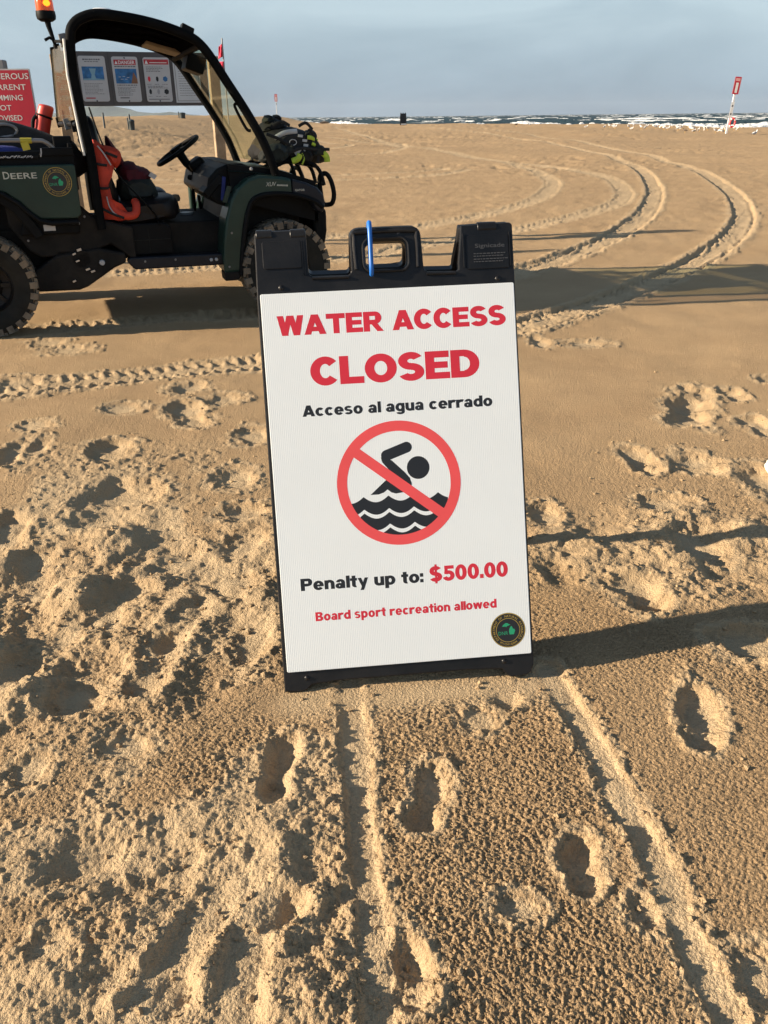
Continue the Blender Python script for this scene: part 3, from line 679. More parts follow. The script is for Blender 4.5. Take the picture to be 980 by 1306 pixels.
def emblem(parent, cx, cy, r, c, tf=None, gold='gold'):
    base = MB().slab(disc(cx, cy, r), c, c + .00006).build('emblem', 'ink', parent, tf=tf)
    mb = MB()
    def ring(r0, r1, z):
        o = [(x, y, z) for x, y in disc(cx, cy, r1)]; i_ = [(x, y, z) for x, y in disc(cx, cy, r0)]; n = len(o)
        mb.add(o + i_, [(k, (k + 1) % n, n + (k + 1) % n, n + k) for k in range(n)])
    ring(r * .955, r * .99, c + .00009); ring(r * .665, r * .69, c + .00009)
    ring_text(mb, 'DEPARTMENT OF NATURAL RESOURCES', cx, cy, r * .815, r * .125, 90, False, c + .00009, 258)
    ring_text(mb, 'MICHIGAN', cx, cy, r * .815, r * .125, 270, True, c + .00009, 62)
    mb.build('emblem_ring', gold, base, tf=tf)
    g = MB(); g.flat([(cx + x * r * EK, cy + y * r * EK) for x, y in UPPER], c + .00009); g.flat([(cx + x * r * EK, cy + y * r * EK) for x, y in LOWER], c + .00009)
    vs_, fs = font_mesh('DNR', cx - r * .56, cy - r * .26, r * .20, r * .55, .0); g.add([(x, y, c + .00012) for x, y in vs_], fs)
    g.build('emblem_map', 'egreen', base, tf=tf)
    return base

# ------------------------------------------------------------------ the A-frame notice board
ex = Vector((.9958, .0877, .0207)).normalized(); ey = Vector((-.0477, .3591, .9322)); ey = (ey - ex * ey.dot(ex)).normalized(); ez = ex.cross(ey)
BL = Vector((-.2418, 1.6561, CAM_H - 1.2306))
org = BL + ex * .305 - ey * .056
board = bpy.data.objects.new('sandwich_board', None); link(board)
board.matrix_world = Matrix(((ex.x, ey.x, ez.x, org.x), (ex.y, ey.y, ez.y, org.y), (ex.z, ey.z, ez.z, org.z), (0, 0, 0, 1)))
tag(board, 'white WATER ACCESS CLOSED board in a black plastic A-frame standing on the sand', 'sign')
TF = Matrix.Translation((-.305, .056, 0))
def frame_outline():
    L = [(-.010, -.050), (.034, -.052), (.046, -.048), (.058, -.036), (.13, -.031), (.45, -.031), (.535, -.036), (.545, -.050), (.556, -.058), (.597, -.056), (.608, -.048), (.616, -.03),
         (.6165, .60), (.614, 1.052), (.608, 1.058), (.488, 1.055), (.4865, 1.03), (.478, .966), (.478, .952), (.472, .949), (.402, .951), (.394, .956), (.391, 1.035)]
    L += [(.391 - .022 * (1 - math.cos(R(a))), 1.037 + .022 * math.sin(R(a))) for a in (25, 50, 75, 90)]
    L += [(.2425 - .022 * math.sin(R(a)), 1.037 + .022 * math.cos(R(a))) for a in (0, 25, 50, 75, 90)]
    L += [(.2195, .958), (.213, .951), (.126, .952), (.118, .958), (.1175, 1.056), (.112, 1.06), (.002, 1.06), (-.004, 1.054), (-.008, .9)]
    return L
def with_hole(out, hole, c0, c1):
    bm = bmesh.new()
    def loop(pts): 
        v = [bm.verts.new((x, y, c0)) for x, y in pts]; return [bm.edges.new((v[i], v[(i + 1) % len(v)])) for i in range(len(v))]
    e = loop(out) + loop(hole)
    bmesh.ops.triangle_fill(bm, use_beauty=True, edges=e)
    r = bmesh.ops.extrude_face_region(bm, geom=bm.faces[:])
    bmesh.ops.translate(bm, verts=[g for g in r['geom'] if isinstance(g, bmesh.types.BMVert)], vec=(0, 0, c1 - c0))
    bmesh.ops.dissolve_limit(bm, angle_limit=R(1), verts=bm.verts[:], edges=bm.edges[:])
    bm.verts.index_update(); v = [x.co[:] for x in bm.verts]; f = [[x.index for x in fc.verts] for fc in bm.faces]; bm.free(); return v, f
hole = rrect(.256, .962, .353, 1.026, .016)
v, f = with_hole(frame_outline(), hole, -.028, 0)
fr = MB().add(v, f).build('front_frame', 'frameblk', board, bevel=.0035, tf=TF)
# raised moulding: handle lip, block panels, hinge knuckles, embossed tag
lip = MB()
def tub(mb, pts, r, c, closed=False): mb.tube([(x, y, c) for x, y in pts], r, 8, closed)
tub(lip, [(p[0], p[1]) for p in catmull([(.232, .962, 0), (.231, 1.034, 0), (.243, 1.047, 0), (.368, 1.047, 0), (.380, 1.034, 0), (.380, .962, 0)], 4)], .0045, .002)
tub(lip, [(p[0], p[1]) for p in catmull([(x, y, 0) for x, y in rrect(.250, .956, .359, 1.032, .02, 3)], 2, True)], .0035, .002, True)
tub(lip, [(.126, .946), (.213, .945)], .0035, .001); tub(lip, [(.40, .944), (.47, .943)], .0035, .001)
lip.build('handle_lip', 'frameblk', fr, True, tf=TF)
for a_ in ((.012, .972, .104, 1.036), (.498, .950, .602, 1.030)):
    bl = MB(); bl.slab(rrect(*a_, .006), 0, .0025); bl.build('moulded_pad', 'frameblk', fr, bevel=.0012, tf=TF)
for x in (.106, .111, .492, .605): MB().box(x - .0012, x + .0012, .955, 1.035, 0, .004).build('stiffening_rib', 'frameblk', fr, tf=TF)
for x0, x1, y in ((.000, .038, 1.052), (.080, .116, 1.051), (.529, .575, 1.049)):
    k = MB().tube([(x0, y, -.012), (x1, y, -.012)], .0145, 14); k.build('hinge_knuckle', 'frameblk', fr, True, .0015, TF)
emb = MB()
vs_, fs = font_mesh('Signicade', .520, 1.000, .0095, .072, .01); emb.add([(x, y, .0030) for x, y in vs_], fs)
for y, w in ((.985, .074), (.979, .07), (.972, .076), (.966, .068)):
    x = .516
    while x < .516 + w: l = random.uniform(.003, .008); emb.box(x, x + l, y, y + .0022, .0025, .0032); x += l + .002
emb.build('embossed_text', mat('embossed_plastic', (.07, .07, .072), .5), fr, tf=TF)
har = MB(); har.flat([(.334, 1.039), (.334, 1.053), (.345, 1.046)], .0012)
for k in range(7): har.box(.285 + k * .0065, .2895 + k * .0065, 1.044, 1.048, .0004, .0011)
har.build('embossed_arrow', mat('embossed_print', (.10, .10, .10), .5), fr, tf=TF)
for x, y in ((.0506, .928), (.5721, .926), (.047, -.018), (.541, -.016)):
    MB().lathe([(.0, .0035), (.0042, .003), (.006, .0012), (.0065, 0)], 14, (x, y, 0)).build('rivet', 'frameblk', board, True, tf=TF)
# bolt holes in the foot and the white face panel
pn = MB(); pn.slab(rrect(0, 0, .61, .914, .004, 3), .0005, .0045)
pm = M['panel'].node_tree; wv_ = pm.nodes.new('ShaderNodeTexWave'); wv_.wave_type = 'BANDS'; wv_.bands_direction = 'X'; wv_.inputs['Scale'].default_value = 70; wv_.inputs['Distortion'].default_value = .3
tcn = pm.nodes.new('ShaderNodeTexCoord'); pm.links.new(tcn.outputs['Object'], wv_.inputs['Vector'])      # flutes of the corrugated sheet
bpn = pm.nodes.new('ShaderNodeBump'); bpn.inputs['Strength'].default_value = .35; bpn.inputs['Distance'].default_value = .0003; pm.links.new(wv_.outputs['Fac'], bpn.inputs['Height'])
old = pm.nodes['Principled BSDF'].inputs['Normal']; pm.links.new(old.links[0].from_socket, bpn.inputs['Normal']); pm.links.new(bpn.outputs[0], old)
panel = pn.build('face_panel', 'panel', board, bevel=.0008, tf=TF)
Z1 = .00456
def line(name, body, x0, x1, y, h, m, gap=.11, space=.42):
    mb = MB(); heavy(mb, body, x0, x1, y, h, Z1, gap, space); mb.build(name, m, panel, tf=TF)
line('heading_lettering', 'WATER', .036, .2885, .8146, .0468, 'red', .035)
line('heading_lettering', 'ACCESS', .3105, .5865, .8146, .0468, 'red', .035)
line('heading_lettering', 'CLOSED', .106, .516, .6935, .0665, 'red', .035)
line('spanish_lettering', 'Acceso al agua cerrado', .081, .543, .621, .0265, 'ink', .06)
line('penalty_lettering', 'Penalty up to:', .0475, .3490, .1995, .0300, 'ink', .06)
line('amount_lettering', '$500.00', .364, .5605, .1990, .0375, 'red', .05)
line('note_lettering', 'Board sport recreation allowed', .078, .5278, .1225, .0222, 'red', .07)
# no-swimming symbol
CX, CY, RO = .3032, .4475, .1515; K = RO / 415.0
def zp(x, y):
    dx, dy = (x - 462) * K, -(y - 490) * K; a = -R(3.1); return CX + dx * math.cos(a) - dy * math.sin(a), CY + dx * math.sin(a) + dy * math.cos(a)
sw = MB()
sw.flat(disc(*zp(590, 388), 76 * K), Z1)
arm = []
(ax_, ay_), (bx_, by_) = zp(512, 252), zp(378, 306); rr = 36 * K
th = math.atan2(by_ - ay_, bx_ - ax_)
for k in range(13): t = th - math.pi / 2 - math.pi * k / 12; arm.append((ax_ + rr * math.cos(t), ay_ + rr * math.sin(t)))
for k in range(13): t = th + math.pi / 2 - math.pi * k / 12; arm.append((bx_ + rr * math.cos(t), by_ + rr * math.sin(t)))
sw.flat(arm, Z1 + .00001)
sw.flat([zp(*p) for p in ((340, 318), (412, 338), (500, 418), (534, 456), (546, 490), (546, 520), (532, 548), (440, 452), (350, 352))], Z1 + .00002)
sw.flat([zp(*p) for p in ((440, 430), (546, 520), (520, 548), (482, 553), (440, 560), (410, 552), (384, 532), (360, 552), (325, 565), (270, 568), (378, 466))], Z1 + .00003)
sw.build('swimmer_pictogram', 'ink', panel, tf=TF)
wv = MB(); ri = RO - 68 * K
def scal(x, y0, s=40, ph=218): u = ((x - ph) % 167) / 167; return y0 + s * (1 - abs(2 * u - 1) ** 1.9) - .0 * x
bands = [(568, 652), (678, 756), (782, 900)]
for b0, b1 in bands:
    xs = np.arange(100, 830, 6.0); prev = None
    for x in xs:
        yt, yb = scal(x, b0), (scal(x, b1) if b1 < 880 else 900)
        dx = x - 462; lim = 348 ** 2 - dx * dx
        if lim <= 0: prev = None; continue
        yb = min(yb, 490 + math.sqrt(lim)); yt = max(yt, 490 - math.sqrt(lim))
        if yb <= yt: prev = None; continue
        if prev:
            p0, p1 = prev; q = [(p0[0], p0[1]), (p1[0], p1[1]), (x, yb), (x, yt)]
            wv.flat([(CX + (a - 462) * K, CY - (b - 490) * K) for a, b in q], Z1)
        prev = ((x, yt), (x, yb))
wv.build('wave_pictogram', 'ink', panel, tf=TF)
pr = MB(); n = 72
o_ = [(x, y, Z1 + .00007) for x, y in disc(CX, CY, RO, n)]; i_ = [(x, y, Z1 + .00007) for x, y in disc(CX, CY, ri, n)]
pr.add(o_ + i_, [(k, (k + 1) % n, n + (k + 1) % n, n + k) for k in range(n)])
a = R(-38.5); hw = 34 * K; l = ri + 14 * K; ca, sa = math.cos(a), math.sin(a)
pr.flat([(CX + u * ca - w * sa, CY + u * sa + w * ca) for u, w in ((-l, -hw), (l, -hw), (l, hw), (-l, hw))], Z1 + .00009)
pr.build('prohibition_ring', 'coral', panel, tf=TF)
emblem(panel, .5535, .0632, .0440, Z1, TF)
# the rear leaf, hinged at the top and spread behind
hy, hc = 1.050, -.030; ang = R(38)
def rear(v): 
    q = Vector(v); b = q.y - hy; c = q.z      # c > 0 is the leaf's outer side
    return Vector((q.x, hy + b * math.cos(ang) + c * math.sin(ang), hc + b * math.sin(ang) - c * math.cos(ang)))
v, f = with_hole(frame_outline(), hole, 0, .026)
rf = MB().add([rear(p) for p in v], f).build('rear_frame', 'frameblk', board, bevel=.0035, tf=TF)
rp_ = MB().slab(rrect(0, 0, .61, .914, .004, 3), .0265, .0305); rp_.v = [tuple(rear(p)) for p in rp_.v]; rp_.build('rear_panel', 'panel', board, tf=TF)
# blue strap looped over the handle
st = MB(); loop = [(x, y, c) for x, y, c in ((.2675, .962, .010), (.2680, 1.00, .012), (.2685, 1.045, .012), (.2690, 1.068, .004), (.269, 1.071, -.014), (.2695, 1.064, -.034), (.270, 1.03, -.036), (.270, .985, -.034), (.2695, .955, -.022), (.268, .948, -.006))]
st.tube([tuple(TF @ Vector(p)) for p in catmull(loop, 5, True)], .0056, 10, True)
strap = st.build('strap', 'blue', None, True); strap.matrix_world = board.matrix_world.copy()
tag(strap, 'bright blue strap looped over the handle of the black A-frame', 'strap')

# ------------------------------------------------------------------ the utility vehicle; local x forward, y away from camera, z up
VYAW = R(19.5); VLOC = Vector((-2.53, 5.36, 0))
CS = 1.015
car = empty('utility_vehicle', VLOC, VYAW, 'dark green and black open utility vehicle with a curved roll cage on the sand', 'vehicle'); car.scale = (CS, CS, CS)
WID = 1.52
def arcpts(cx, cz, r, a0, a1, n): return [(cx + r * math.cos(R(a0 + (a1 - a0) * k / n)), cz + r * math.sin(R(a0 + (a1 - a0) * k / n))) for k in range(n + 1)]
# wheels
def wheel(s, t, face):
    r0 = .317; hub = MB(); sg = -1 if face < 0 else 1
    def T(prof): return [(r, h * sg) for r, h in prof]
    hub.lathe(T([(0, .085), (.035, .085), (.04, .07), (.055, .065), (.055, .0)]), 18, (0, 0, 0), 'y')
    w = hub.build('wheel', 'rim', car, True); w.location = (s, t, r0 - .008)
    ty = MB()
    ty.lathe([(.165, -.095), (.20, -.112), (.255, -.125), (.285, -.118)], 40, axis='y'); ty.lathe([(.165, .095), (.20, .112), (.255, .125), (.285, .118)], 40, axis='y')
    ty.m = 1; ty.lathe([(.285, -.118), (.298, -.09), (.303, 0), (.298, .09), (.285, .118)], 40, axis='y')
    for k in range(26):
        for sd_ in (-1, 1):
            a = 2 * math.pi * (k + (.5 if sd_ > 0 else 0)) / 26; ca, sa = math.cos(a), math.sin(a)
            rd, tn = Vector((ca, 0, sa)), Vector((-sa, 0, ca)); c = rd * .303 + Vector((0, sd_ * .062, 0))
            ty.obox(c, rd * .0095, tn * .029 , Vector((0, .050, 0)) + tn * .012 * sd_)
            ty.obox(rd * .286 + Vector((0, sd_ * .118, 0)), rd * .022, tn * .020, Vector((0, .010, 0)))
    ty.build('tyre', ['rubber', 'tread'], w, True)
    rm = MB(); rm.lathe(T([(.165, .095), (.16, .10), (.15, .08), (.145, .03), (.10, .02), (.075, .055), (.055, .06)]), 32, axis='y')
    for k in range(8):
        a = 2 * math.pi * k / 8; rm.obox((.118 * math.cos(a), .03 * sg, .118 * math.sin(a)), (.03 * math.cos(a), 0, .03 * math.sin(a)), (-.012 * math.sin(a), 0, .012 * math.cos(a)), (0, .012, 0))
    rm.build('rim', 'rim', w, True)
    for k in range(4):
        a = 2 * math.pi * (k + .5) / 4; MB().lathe([(0, .012), (.009, .012), (.010, 0)], 6, (.036 * math.cos(a), .085 * sg - (.012 if sg < 0 else 0), .036 * math.sin(a)), 'y').build('lug_nut', 'steel', w)
for s in (0, 1.95):
    wheel(s, .125, -1); wheel(s, WID - .125, 1)
# underbody, skid plates, axles
ch = MB(); ch.prism([(-.45, .40), (.26, .40), (.30, .245), (.56, .24), (.62, .26), (.79, .36), (.9, .40), (1.55, .36), (2.1, .42), (2.15, .55), (1.6, .62), (-.45, .62)], .30, WID - .30)
ch.build('chassis', 'under', car, bevel=.012)
sk = MB(); sk.prism([(.27, .36), (.30, .247), (.56, .242), (.62, .262), (.80, .37), (.88, .40), (.88, .46), (.72, .50), (.45, .47)], .10, .32); sk.build('side_skid', 'under', car, bevel=.015)
for s in (0, 1.95):
    ax = MB(); ax.tube([(s, .2, .31), (s, WID - .2, .31)], .03, 10); ax.tube([(s + .12, .22, .33), (s, .22, .31), (s - .12, .3, .36)], .022, 8); ax.tube([(s + .05, .27, .33), (s + .02, .33, .62)], .035, 10); ax.build('axle', 'under', car, True)
eng = MB(); eng.lathe([(0, -.03), (.055, -.03), (.055, .02), (.04, .03), (0, .03)], 18, (.60, .13, .44), 'y'); eng.box(.46, .54, .12, .3, .42, .49); eng.build('drive_case', 'under', car, True)
for c in ((.56, .09, .475), (.595, .085, .50), (.575, .09, .43), (.63, .085, .375), (.66, .085, .36), (.535, .085, .305)):
    MB().obox(c, (random.uniform(.008, .014), 0, .004), (0, .006, 0), (-.002, 0, random.uniform(.004, .009))).build('bracket', 'steel', car)
MB().lathe([(0, -.012), (.016, -.01), (.019, 0)], 14, (.725, .095, .41), 'y').build('bolt_cap', 'silver', car, True)
# lower side body behind the seat
lb = MB(); lb.prism([(.30, .50), (.36, .46), (.62, .46), (.80, .52), (.92, .42), (.95, .42), (.95, .62), (.80, .66), (.70, .70), (.62, .78), (.20, .78), (.20, .66)], .12, .30); lb.build('side_cover', 'under', car, bevel=.012)
lb = MB(); lb.prism([(.26, .60), (.62, .60), (.62, .72), (.3, .72)], .09, .13); lb.build('engine_panel', 'vblack', car, bevel=.01)
MB().box(.405, .475, .083, .092, .625, .662).build('data_plate', 'silver', car)
# cargo box
cb = MB()
cb.prism([(-.62, .86), (.655, .86), (.655, 1.09), (-.62, 1.09)], .10, .13); cb.prism([(-.62, .86), (.655, .86), (.655, 1.09), (-.62, 1.09)], WID - .13, WID - .10)
cb.box(-.62, -.59, .13, WID - .13, .86, 1.09); cb.box(.625, .655, .13, WID - .13, .86, 1.13); cb.box(-.59, .625, .13, WID - .13, .84, .88)
box = cb.build('cargo_box', 'vblack', car, bevel=.006)
tp = MB(); tp.prism([(.45, 1.06), (.655, 1.06), (.655, 1.107), (.47, 1.107)], .085, .16); tp.box(-.62, .45, .088, .15, 1.045, 1.072); tp.build('box_rim', 'vblack', box, bevel=.006)
gp = MB(); gp.prism([(-.62, .845), (-.32, .895), (-.05, .892), (.12, .885), (.22, .862), (.30, .80), (.345, .745), (.40, .700), (.62, .695), (.645, .72), (.650, 1.000), (.640, 1.012), (-.62, 1.012)], .060, .100)
gpo = gp.build('box_side_panel', 'green', box, bevel=.008)
tr = MB(); tr.tube([(-.62, .07, .86), (-.3, .055, .895), (-.05, .05, .893), (.10, .05, .880), (.20, .05, .855), (.28, .05, .80), (.34, .05, .735), (.39, .05, .69), (.46, .05, .672), (.62, .06, .672)], .016, 10); tr.build('fender_trim', 'vblack', box, True)
rfd = MB()
pts = [(-.42, .62), (-.40, .78), (-.28, .87), (0, .885), (.20, .85), (.30, .77), (.36, .68), (.40, .60)]; inn = [(.35, .58), (.30, .66), (.25, .74), (.17, .81), (0, .845), (-.25, .83), (-.36, .76), (-.38, .62)]
rfd.prism(pts + inn, .055, .33); rfd.build('rear_fender', 'vblack', car, bevel=.008)
wl_ = MB(); wl_.box(-.4, .34, .33, .36, .35, .86); wl_.build('wheel_well', 'under', car)
rl = MB(); rl.tube(catmull([(-.62, .11, 1.155), (.1, .11, 1.152), (.44, .11, 1.148), (.50, .11, 1.138), (.54, .12, 1.105), (.55, .12, 1.08)], 5), .013, 10); rl.build('box_rail', 'grey', box, True)
MB().tube([(.36, .11, 1.149), (.425, .11, 1.148)], .0165, 10).build('rail_tape', 'yellow', box, True)
MB().obox((.385, .098, 1.118), (.022, 0, .004), (0, .004, 0), (.004, 0, -.022)).build('rail_tape', 'yellow', box)
tx = MB()
for i in range(46): 
    x = .225 + i * .0042; tx.obox((x, .087, 1.060 + random.uniform(-.006, .006)), (.0016, 0, random.uniform(.001, .004)), (0, .001, 0), (-.001, 0, .002))
tx.build('ratchet_webbing', 'silver', box)
MB().tube([(.47, .084, 1.105), (.468, .082, 1.08), (.462, .082, 1.058)], .004, 6).build('tie_hook', 'silver', box, True)
XZ = Matrix(((1, 0, 0, 0), (0, 0, -1, 0), (0, 1, 0, 0), (0, 0, 0, 1)))     # print plane (x, y, c) -> (x, -c, y)
def side_print(name, body, x, z, h, w, m, y, parent, off=.0, shear=0):
    vs_, fs = font_mesh(body, x, z, h, w, off, shear); MB().add([(a, b, -y) for a, b in vs_], fs).build(name, m, parent, tf=XZ)
tl = mat('pale_lettering', (.50, .52, .46), .5)
side_print('maker_lettering', 'D', .228, .938, .041, .036, tl, .0585, gpo, .012)
side_print('maker_lettering', 'EERE', .270, .938, .033, .150, tl, .0585, gpo, .012)
side_print('maker_lettering', 'J', .005, .938, .041, .020, tl, .0585, gpo, .012)
side_print('maker_lettering', 'OHN', .032, .938, .033, .172, tl, .0585, gpo, .012)
emblem(gpo, .533, .913, .085, -.0592, XZ)
# roll cage
NEAR, FAR = .085, WID - .085
cage = [(.755, .62), (.752, .74), (.754, 1.05), (.742, 1.20), (.724, 1.50), (.738, 1.70), (.772, 1.770), (.84, 1.808), (.93, 1.822), (1.09, 1.806), (1.27, 1.771), (1.43, 1.718), (1.505, 1.668), (1.57, 1.585), (1.64, 1.475), (1.725, 1.345), (1.785, 1.245), (1.855, 1.115), (1.91, .965), (1.945, .83)]
for t in (NEAR, FAR):
    g = MB(); g.tube(catmull([(s, t, z) for s, z in cage], 4), .034, 12, sy=.85); g.build('roll_cage_rail', 'cage', car, True)
for s, z in ((.735, 1.70), (1.50, 1.672), (.735, 1.12)): MB().tube([(s, NEAR, z), (s, FAR, z)], .022, 10).build('cross_tube', 'cage', car, True)
hl = MB(); hl.tube([(.716, NEAR - .024, 1.06), (.706, NEAR - .026, 1.20), (.690, NEAR - .024, 1.5), (.700, NEAR - .022, 1.69)], .007, 8); hl.build('painted_highlight', 'offwhite', car, True)  # pale strip standing in for sunlight along the near rail's rear edge
rp2 = [(.745, 1.735), (.79, 1.785), (.86, 1.818), (.94, 1.834), (1.09, 1.822), (1.27, 1.788), (1.43, 1.735), (1.50, 1.69), (1.485, 1.675), (1.42, 1.715), (1.265, 1.765), (1.085, 1.798), (.94, 1.808), (.87, 1.795), (.805, 1.765), (.765, 1.725)]
rf_ = MB(); rf_.prism(rp2, .055, WID - .055); roof = rf_.build('roof', 'roof', car, bevel=.006)
for y in (.35, .7, 1.05):
    q = MB(); q.prism([(.86, 1.79), (1.25, 1.758), (1.40, 1.715), (1.40, 1.700), (1.25, 1.742), (.86, 1.775)], y - .05, y + .05); q.build('roof_rib', 'roof', roof, bevel=.006)
q = MB(); q.obox((1.39, 1.05, 1.705), (.14, 0, -.035), (0, .16, 0), (.003, 0, .010)); q.build('sun_visor', 'liner', roof, bevel=.006)
q = MB(); q.obox((1.545, .76, 1.60), (.06, 0, -.02), (0, .12, 0), (.018, 0, .05)); q.build('mirror_housing', 'vblack', roof, bevel=.012)
q = MB(); q.tube([(1.49, .76, 1.70), (1.52, .76, 1.63)], .009, 8); q.build('mirror_arm', 'vblack', roof, True)
q = MB(); q.lathe([(0, .045), (.05, .042), (.085, .028), (.098, .006), (.10, 0)], 24, (.96, .45, 1.845)); q.build('antenna_dome', 'white', roof, True)
q = MB(); q.obox((1.43, .12, 1.755), (.035, 0, -.016), (0, .05, 0), (.006, 0, .018)); q.build('roof_lamp', 'vblack', roof, bevel=.005)
# windshield
M['glass'] = glass_mat('dusty_windshield', (.72, .80, .64), .24, .30)
M['rglass'] = glass_mat('rear_pane', (.80, .78, .76), .16)
gs = [(1.525, 1.678), (1.588, 1.592), (1.658, 1.482), (1.743, 1.350), (1.804, 1.248), (1.875, 1.116), (1.928, .972)]
g = MB(); k = len(gs)
g.add([(s, NEAR + .02, z) for s, z in gs] + [(s, FAR, z) for s, z in gs], [(i, i + 1, k + i + 1, k + i) for i in range(k - 1)]); g.build('windshield', 'glass', car, True)
q = MB(); q.tube(catmull([(1.70, .10, 1.345), (1.690, .12, 1.325), (1.752, .12, 1.20), (1.78, .11, 1.185)], 4), .010, 8); q.build('grab_handle', 'vblack', car, True)
# rear window across the cab, with its clamps on the far edge
N2, F2 = NEAR + .03, FAR - .02
q = MB(); q.add([(.635, F2, 1.715), (.715, N2, 1.68), (.715, N2, 1.26), (.600, F2, 1.25), (.629, F2, 1.715), (.709, N2, 1.68), (.709, N2, 1.26), (.594, F2, 1.25)],
                [(0, 1, 2, 3), (7, 6, 5, 4), (0, 4, 5, 1), (1, 5, 6, 2), (2, 6, 7, 3), (3, 7, 4, 0)]); rw = q.build('rear_window', 'rglass', car)
q = MB(); q.tube([(.630, F2, 1.73), (.595, F2, 1.25)], .010, 6); q.build('pane_edge', 'vblack', rw, True)
for c, m in (((.645, F2 - .02, 1.70), 'vblack'), ((.668, F2 - .3, 1.70), 'vblack'), ((.70, .3, 1.70), 'grey'), ((.605, F2 - .03, 1.245), 'vblack'), ((.65, .7, 1.235), 'grey'), ((.69, .3, 1.225), 'vblack')):
    q = MB(); q.obox(c, (.02, 0, .004), (0, .03, 0), (-.004, 0, .034)); q.build('clamp', m, rw, bevel=.004)
q = MB(); q.tube([(.60, F2, 1.235), (.70, N2, 1.235)], .014, 8); q.build('lower_rail', 'vblack', rw, True)
q = MB(); q.obox((.60, .22, 1.135), (.055, 0, 0), (0, .05, 0), (0, 0, .035)); q.build('junction_box', 'vblack', car, bevel=.008)
# beacon on its short mast
BX, BYY = .625, .40
ms_ = MB(); ms_.tube([(BX + .030, BYY, 1.66), (BX + .018, BYY, 1.725), (BX + .006, BYY, 1.78), (BX + .004, BYY, 1.81)], [.010, .012, .016, .020], 10); ms_.tube([(BX - .03, BYY, 1.705), (BX, BYY, 1.72), (BX + .03, BYY, 1.70), (BX + .06, BYY - .15, 1.69), (.73, .11, 1.70)], .009, 8)
mast = ms_.build('beacon_mast', 'vblack', car, True)
bs = MB(); bs.lathe([(0, 0), (.035, 0), (.054, .012), (.058, .03), (.056, .055), (.0, .055)], 24, (BX, BYY, 1.805)); bs.build('beacon_base', 'vblack', mast, True)
le = MB(); le.lathe([(.053, .055), (.052, .10), (.045, .145), (.03, .168), (0, .175)], 24, (BX, BYY, 1.805))
lens_m = mat('amber_lens_shell', (.85, .16, .02), .15, var=.08); lens_m.node_tree.nodes['Principled BSDF'].inputs['Transmission Weight'].default_value = .55
le.build('beacon_lens', lens_m, mast, True)
bm_ = bpy.data.materials.new('beacon_bulb'); bm_.use_nodes = True; pb = bm_.node_tree.nodes['Principled BSDF']; pb.inputs['Emission Color'].default_value = (1, .38, .03, 1); pb.inputs['Emission Strength'].default_value = 4; pb.inputs['Base Color'].default_value = (1, .5, .1, 1)
bb = MB(); bb.lathe([(0, -.018), (.013, -.012), (.018, 0), (.013, .012), (0, .018)], 14, (BX + .012, BYY - .022, 1.90)); bb.build('beacon_bulb', bm_, mast, True)
# seats
sb = MB(); sb.prism([(.84, .43), (1.20, .43), (1.205, .60), (1.16, .635), (.84, .635)], .16, WID - .16); sb.build('seat_base', 'vblack', car, bevel=.012)
for i, (a, b) in enumerate(((.17, .72), (.78, 1.34))):
    c = MB(); c.soft([(.82, .64), (.86, .60), (1.17, .635), (1.26, .65), (1.285, .71), (1.26, .785), (1.15, .79), (.95, .765), (.80, .76)], a, b, 12, 4); c.build('seat_cushion', 'vinyl', car, True)
    c = MB(); c.soft([(.77, .70), (.755, 1.16), (.745, 1.26), (.77, 1.285), (.81, 1.24), (.85, 1.0), (.90, .80), (.87, .70)], a + .02, b - .02, 12, 4); c.build('seat_back', 'vinyl', car, True)
for s_ in (.98, 1.12):
    q = MB(); q.tube([(s_, .20, .795), (s_ + .005, .45, .80), (s_, .69, .795)], .004, 6); q.build('seat_seam', 'rubber', car, True)
for (a0, b0, a1, b1) in ((.93, .60, .93, .44), (1.05, .60, 1.05, .44), (.86, .53, 1.19, .53)):
    q = MB(); q.tube([(a0, .159, b0), (a1, .159, b1)], .003, 6); q.build('base_seam', 'rubber', car, True)
for a0, b0 in ((.66, .70), (.62, .66), (.345, .64), (.30, .57), (1.0, .40), (1.2, .40), (1.55, .34), (1.585, .56)):
    MB().lathe([(0, -.005), (.006, -.005), (.008, 0)], 10, (a0, .098 if a0 < 1.5 else .034, b0), 'y').build('fastener', 'grey', car, True)
bt = MB(); bt.tube(catmull([(.79, .20, 1.33), (.83, .19, 1.15), (.90, .18, .95), (1.02, .17, .80), (1.10, .165, .70), (1.13, .16, .62)], 6), .014, 6, sy=.4); bt.build('seat_belt', 'vblack', car, True)
# floor, sill, dash, steering
fl = MB(); fl.box(.92, 1.62, .16, WID - .16, .35, .385); fl.build('floor_pan', 'under', car)
si = MB(); si.prism([(.93, .350), (1.55, .345), (1.58, .36), (1.58, .42), (.90, .428), (.885, .40)], .10, .20); si.build('sill', 'navy', car, bevel=.01)
for s in (1.44, 1.475): MB().lathe([(0, -.008), (.009, -.008), (.012, 0)], 12, (s, .098, .385), 'y').build('sill_bolt', 'silver', car, True)
fw = MB(); fw.prism([(1.52, .42), (1.60, .42), (1.70, .80), (1.62, .80)], .30, WID - .16); fw.build('firewall', 'vblack', car, bevel=.01)
da = MB(); da.prism([(1.46, .80), (1.49, .90), (1.55, .955), (1.63, .985), (1.72, .985), (1.80, .955), (1.86, .92), (1.74, .72), (1.62, .70), (1.53, .735)], .20, WID - .14); dash = da.build('dash', 'vblack', car, bevel=.015)
q = MB(); q.obox((1.58, .192, .83), (.012, 0, .075), (0, .006, 0), (.012, 0, -.003)); q.build('dash_trim', 'navyfab', dash, bevel=.003)
q = MB(); q.obox((1.52, .30, .85), (.06, 0, .06), (0, .11, 0), (-.02, 0, .02)); q.build('glove_box', 'vblack', dash, bevel=.01)
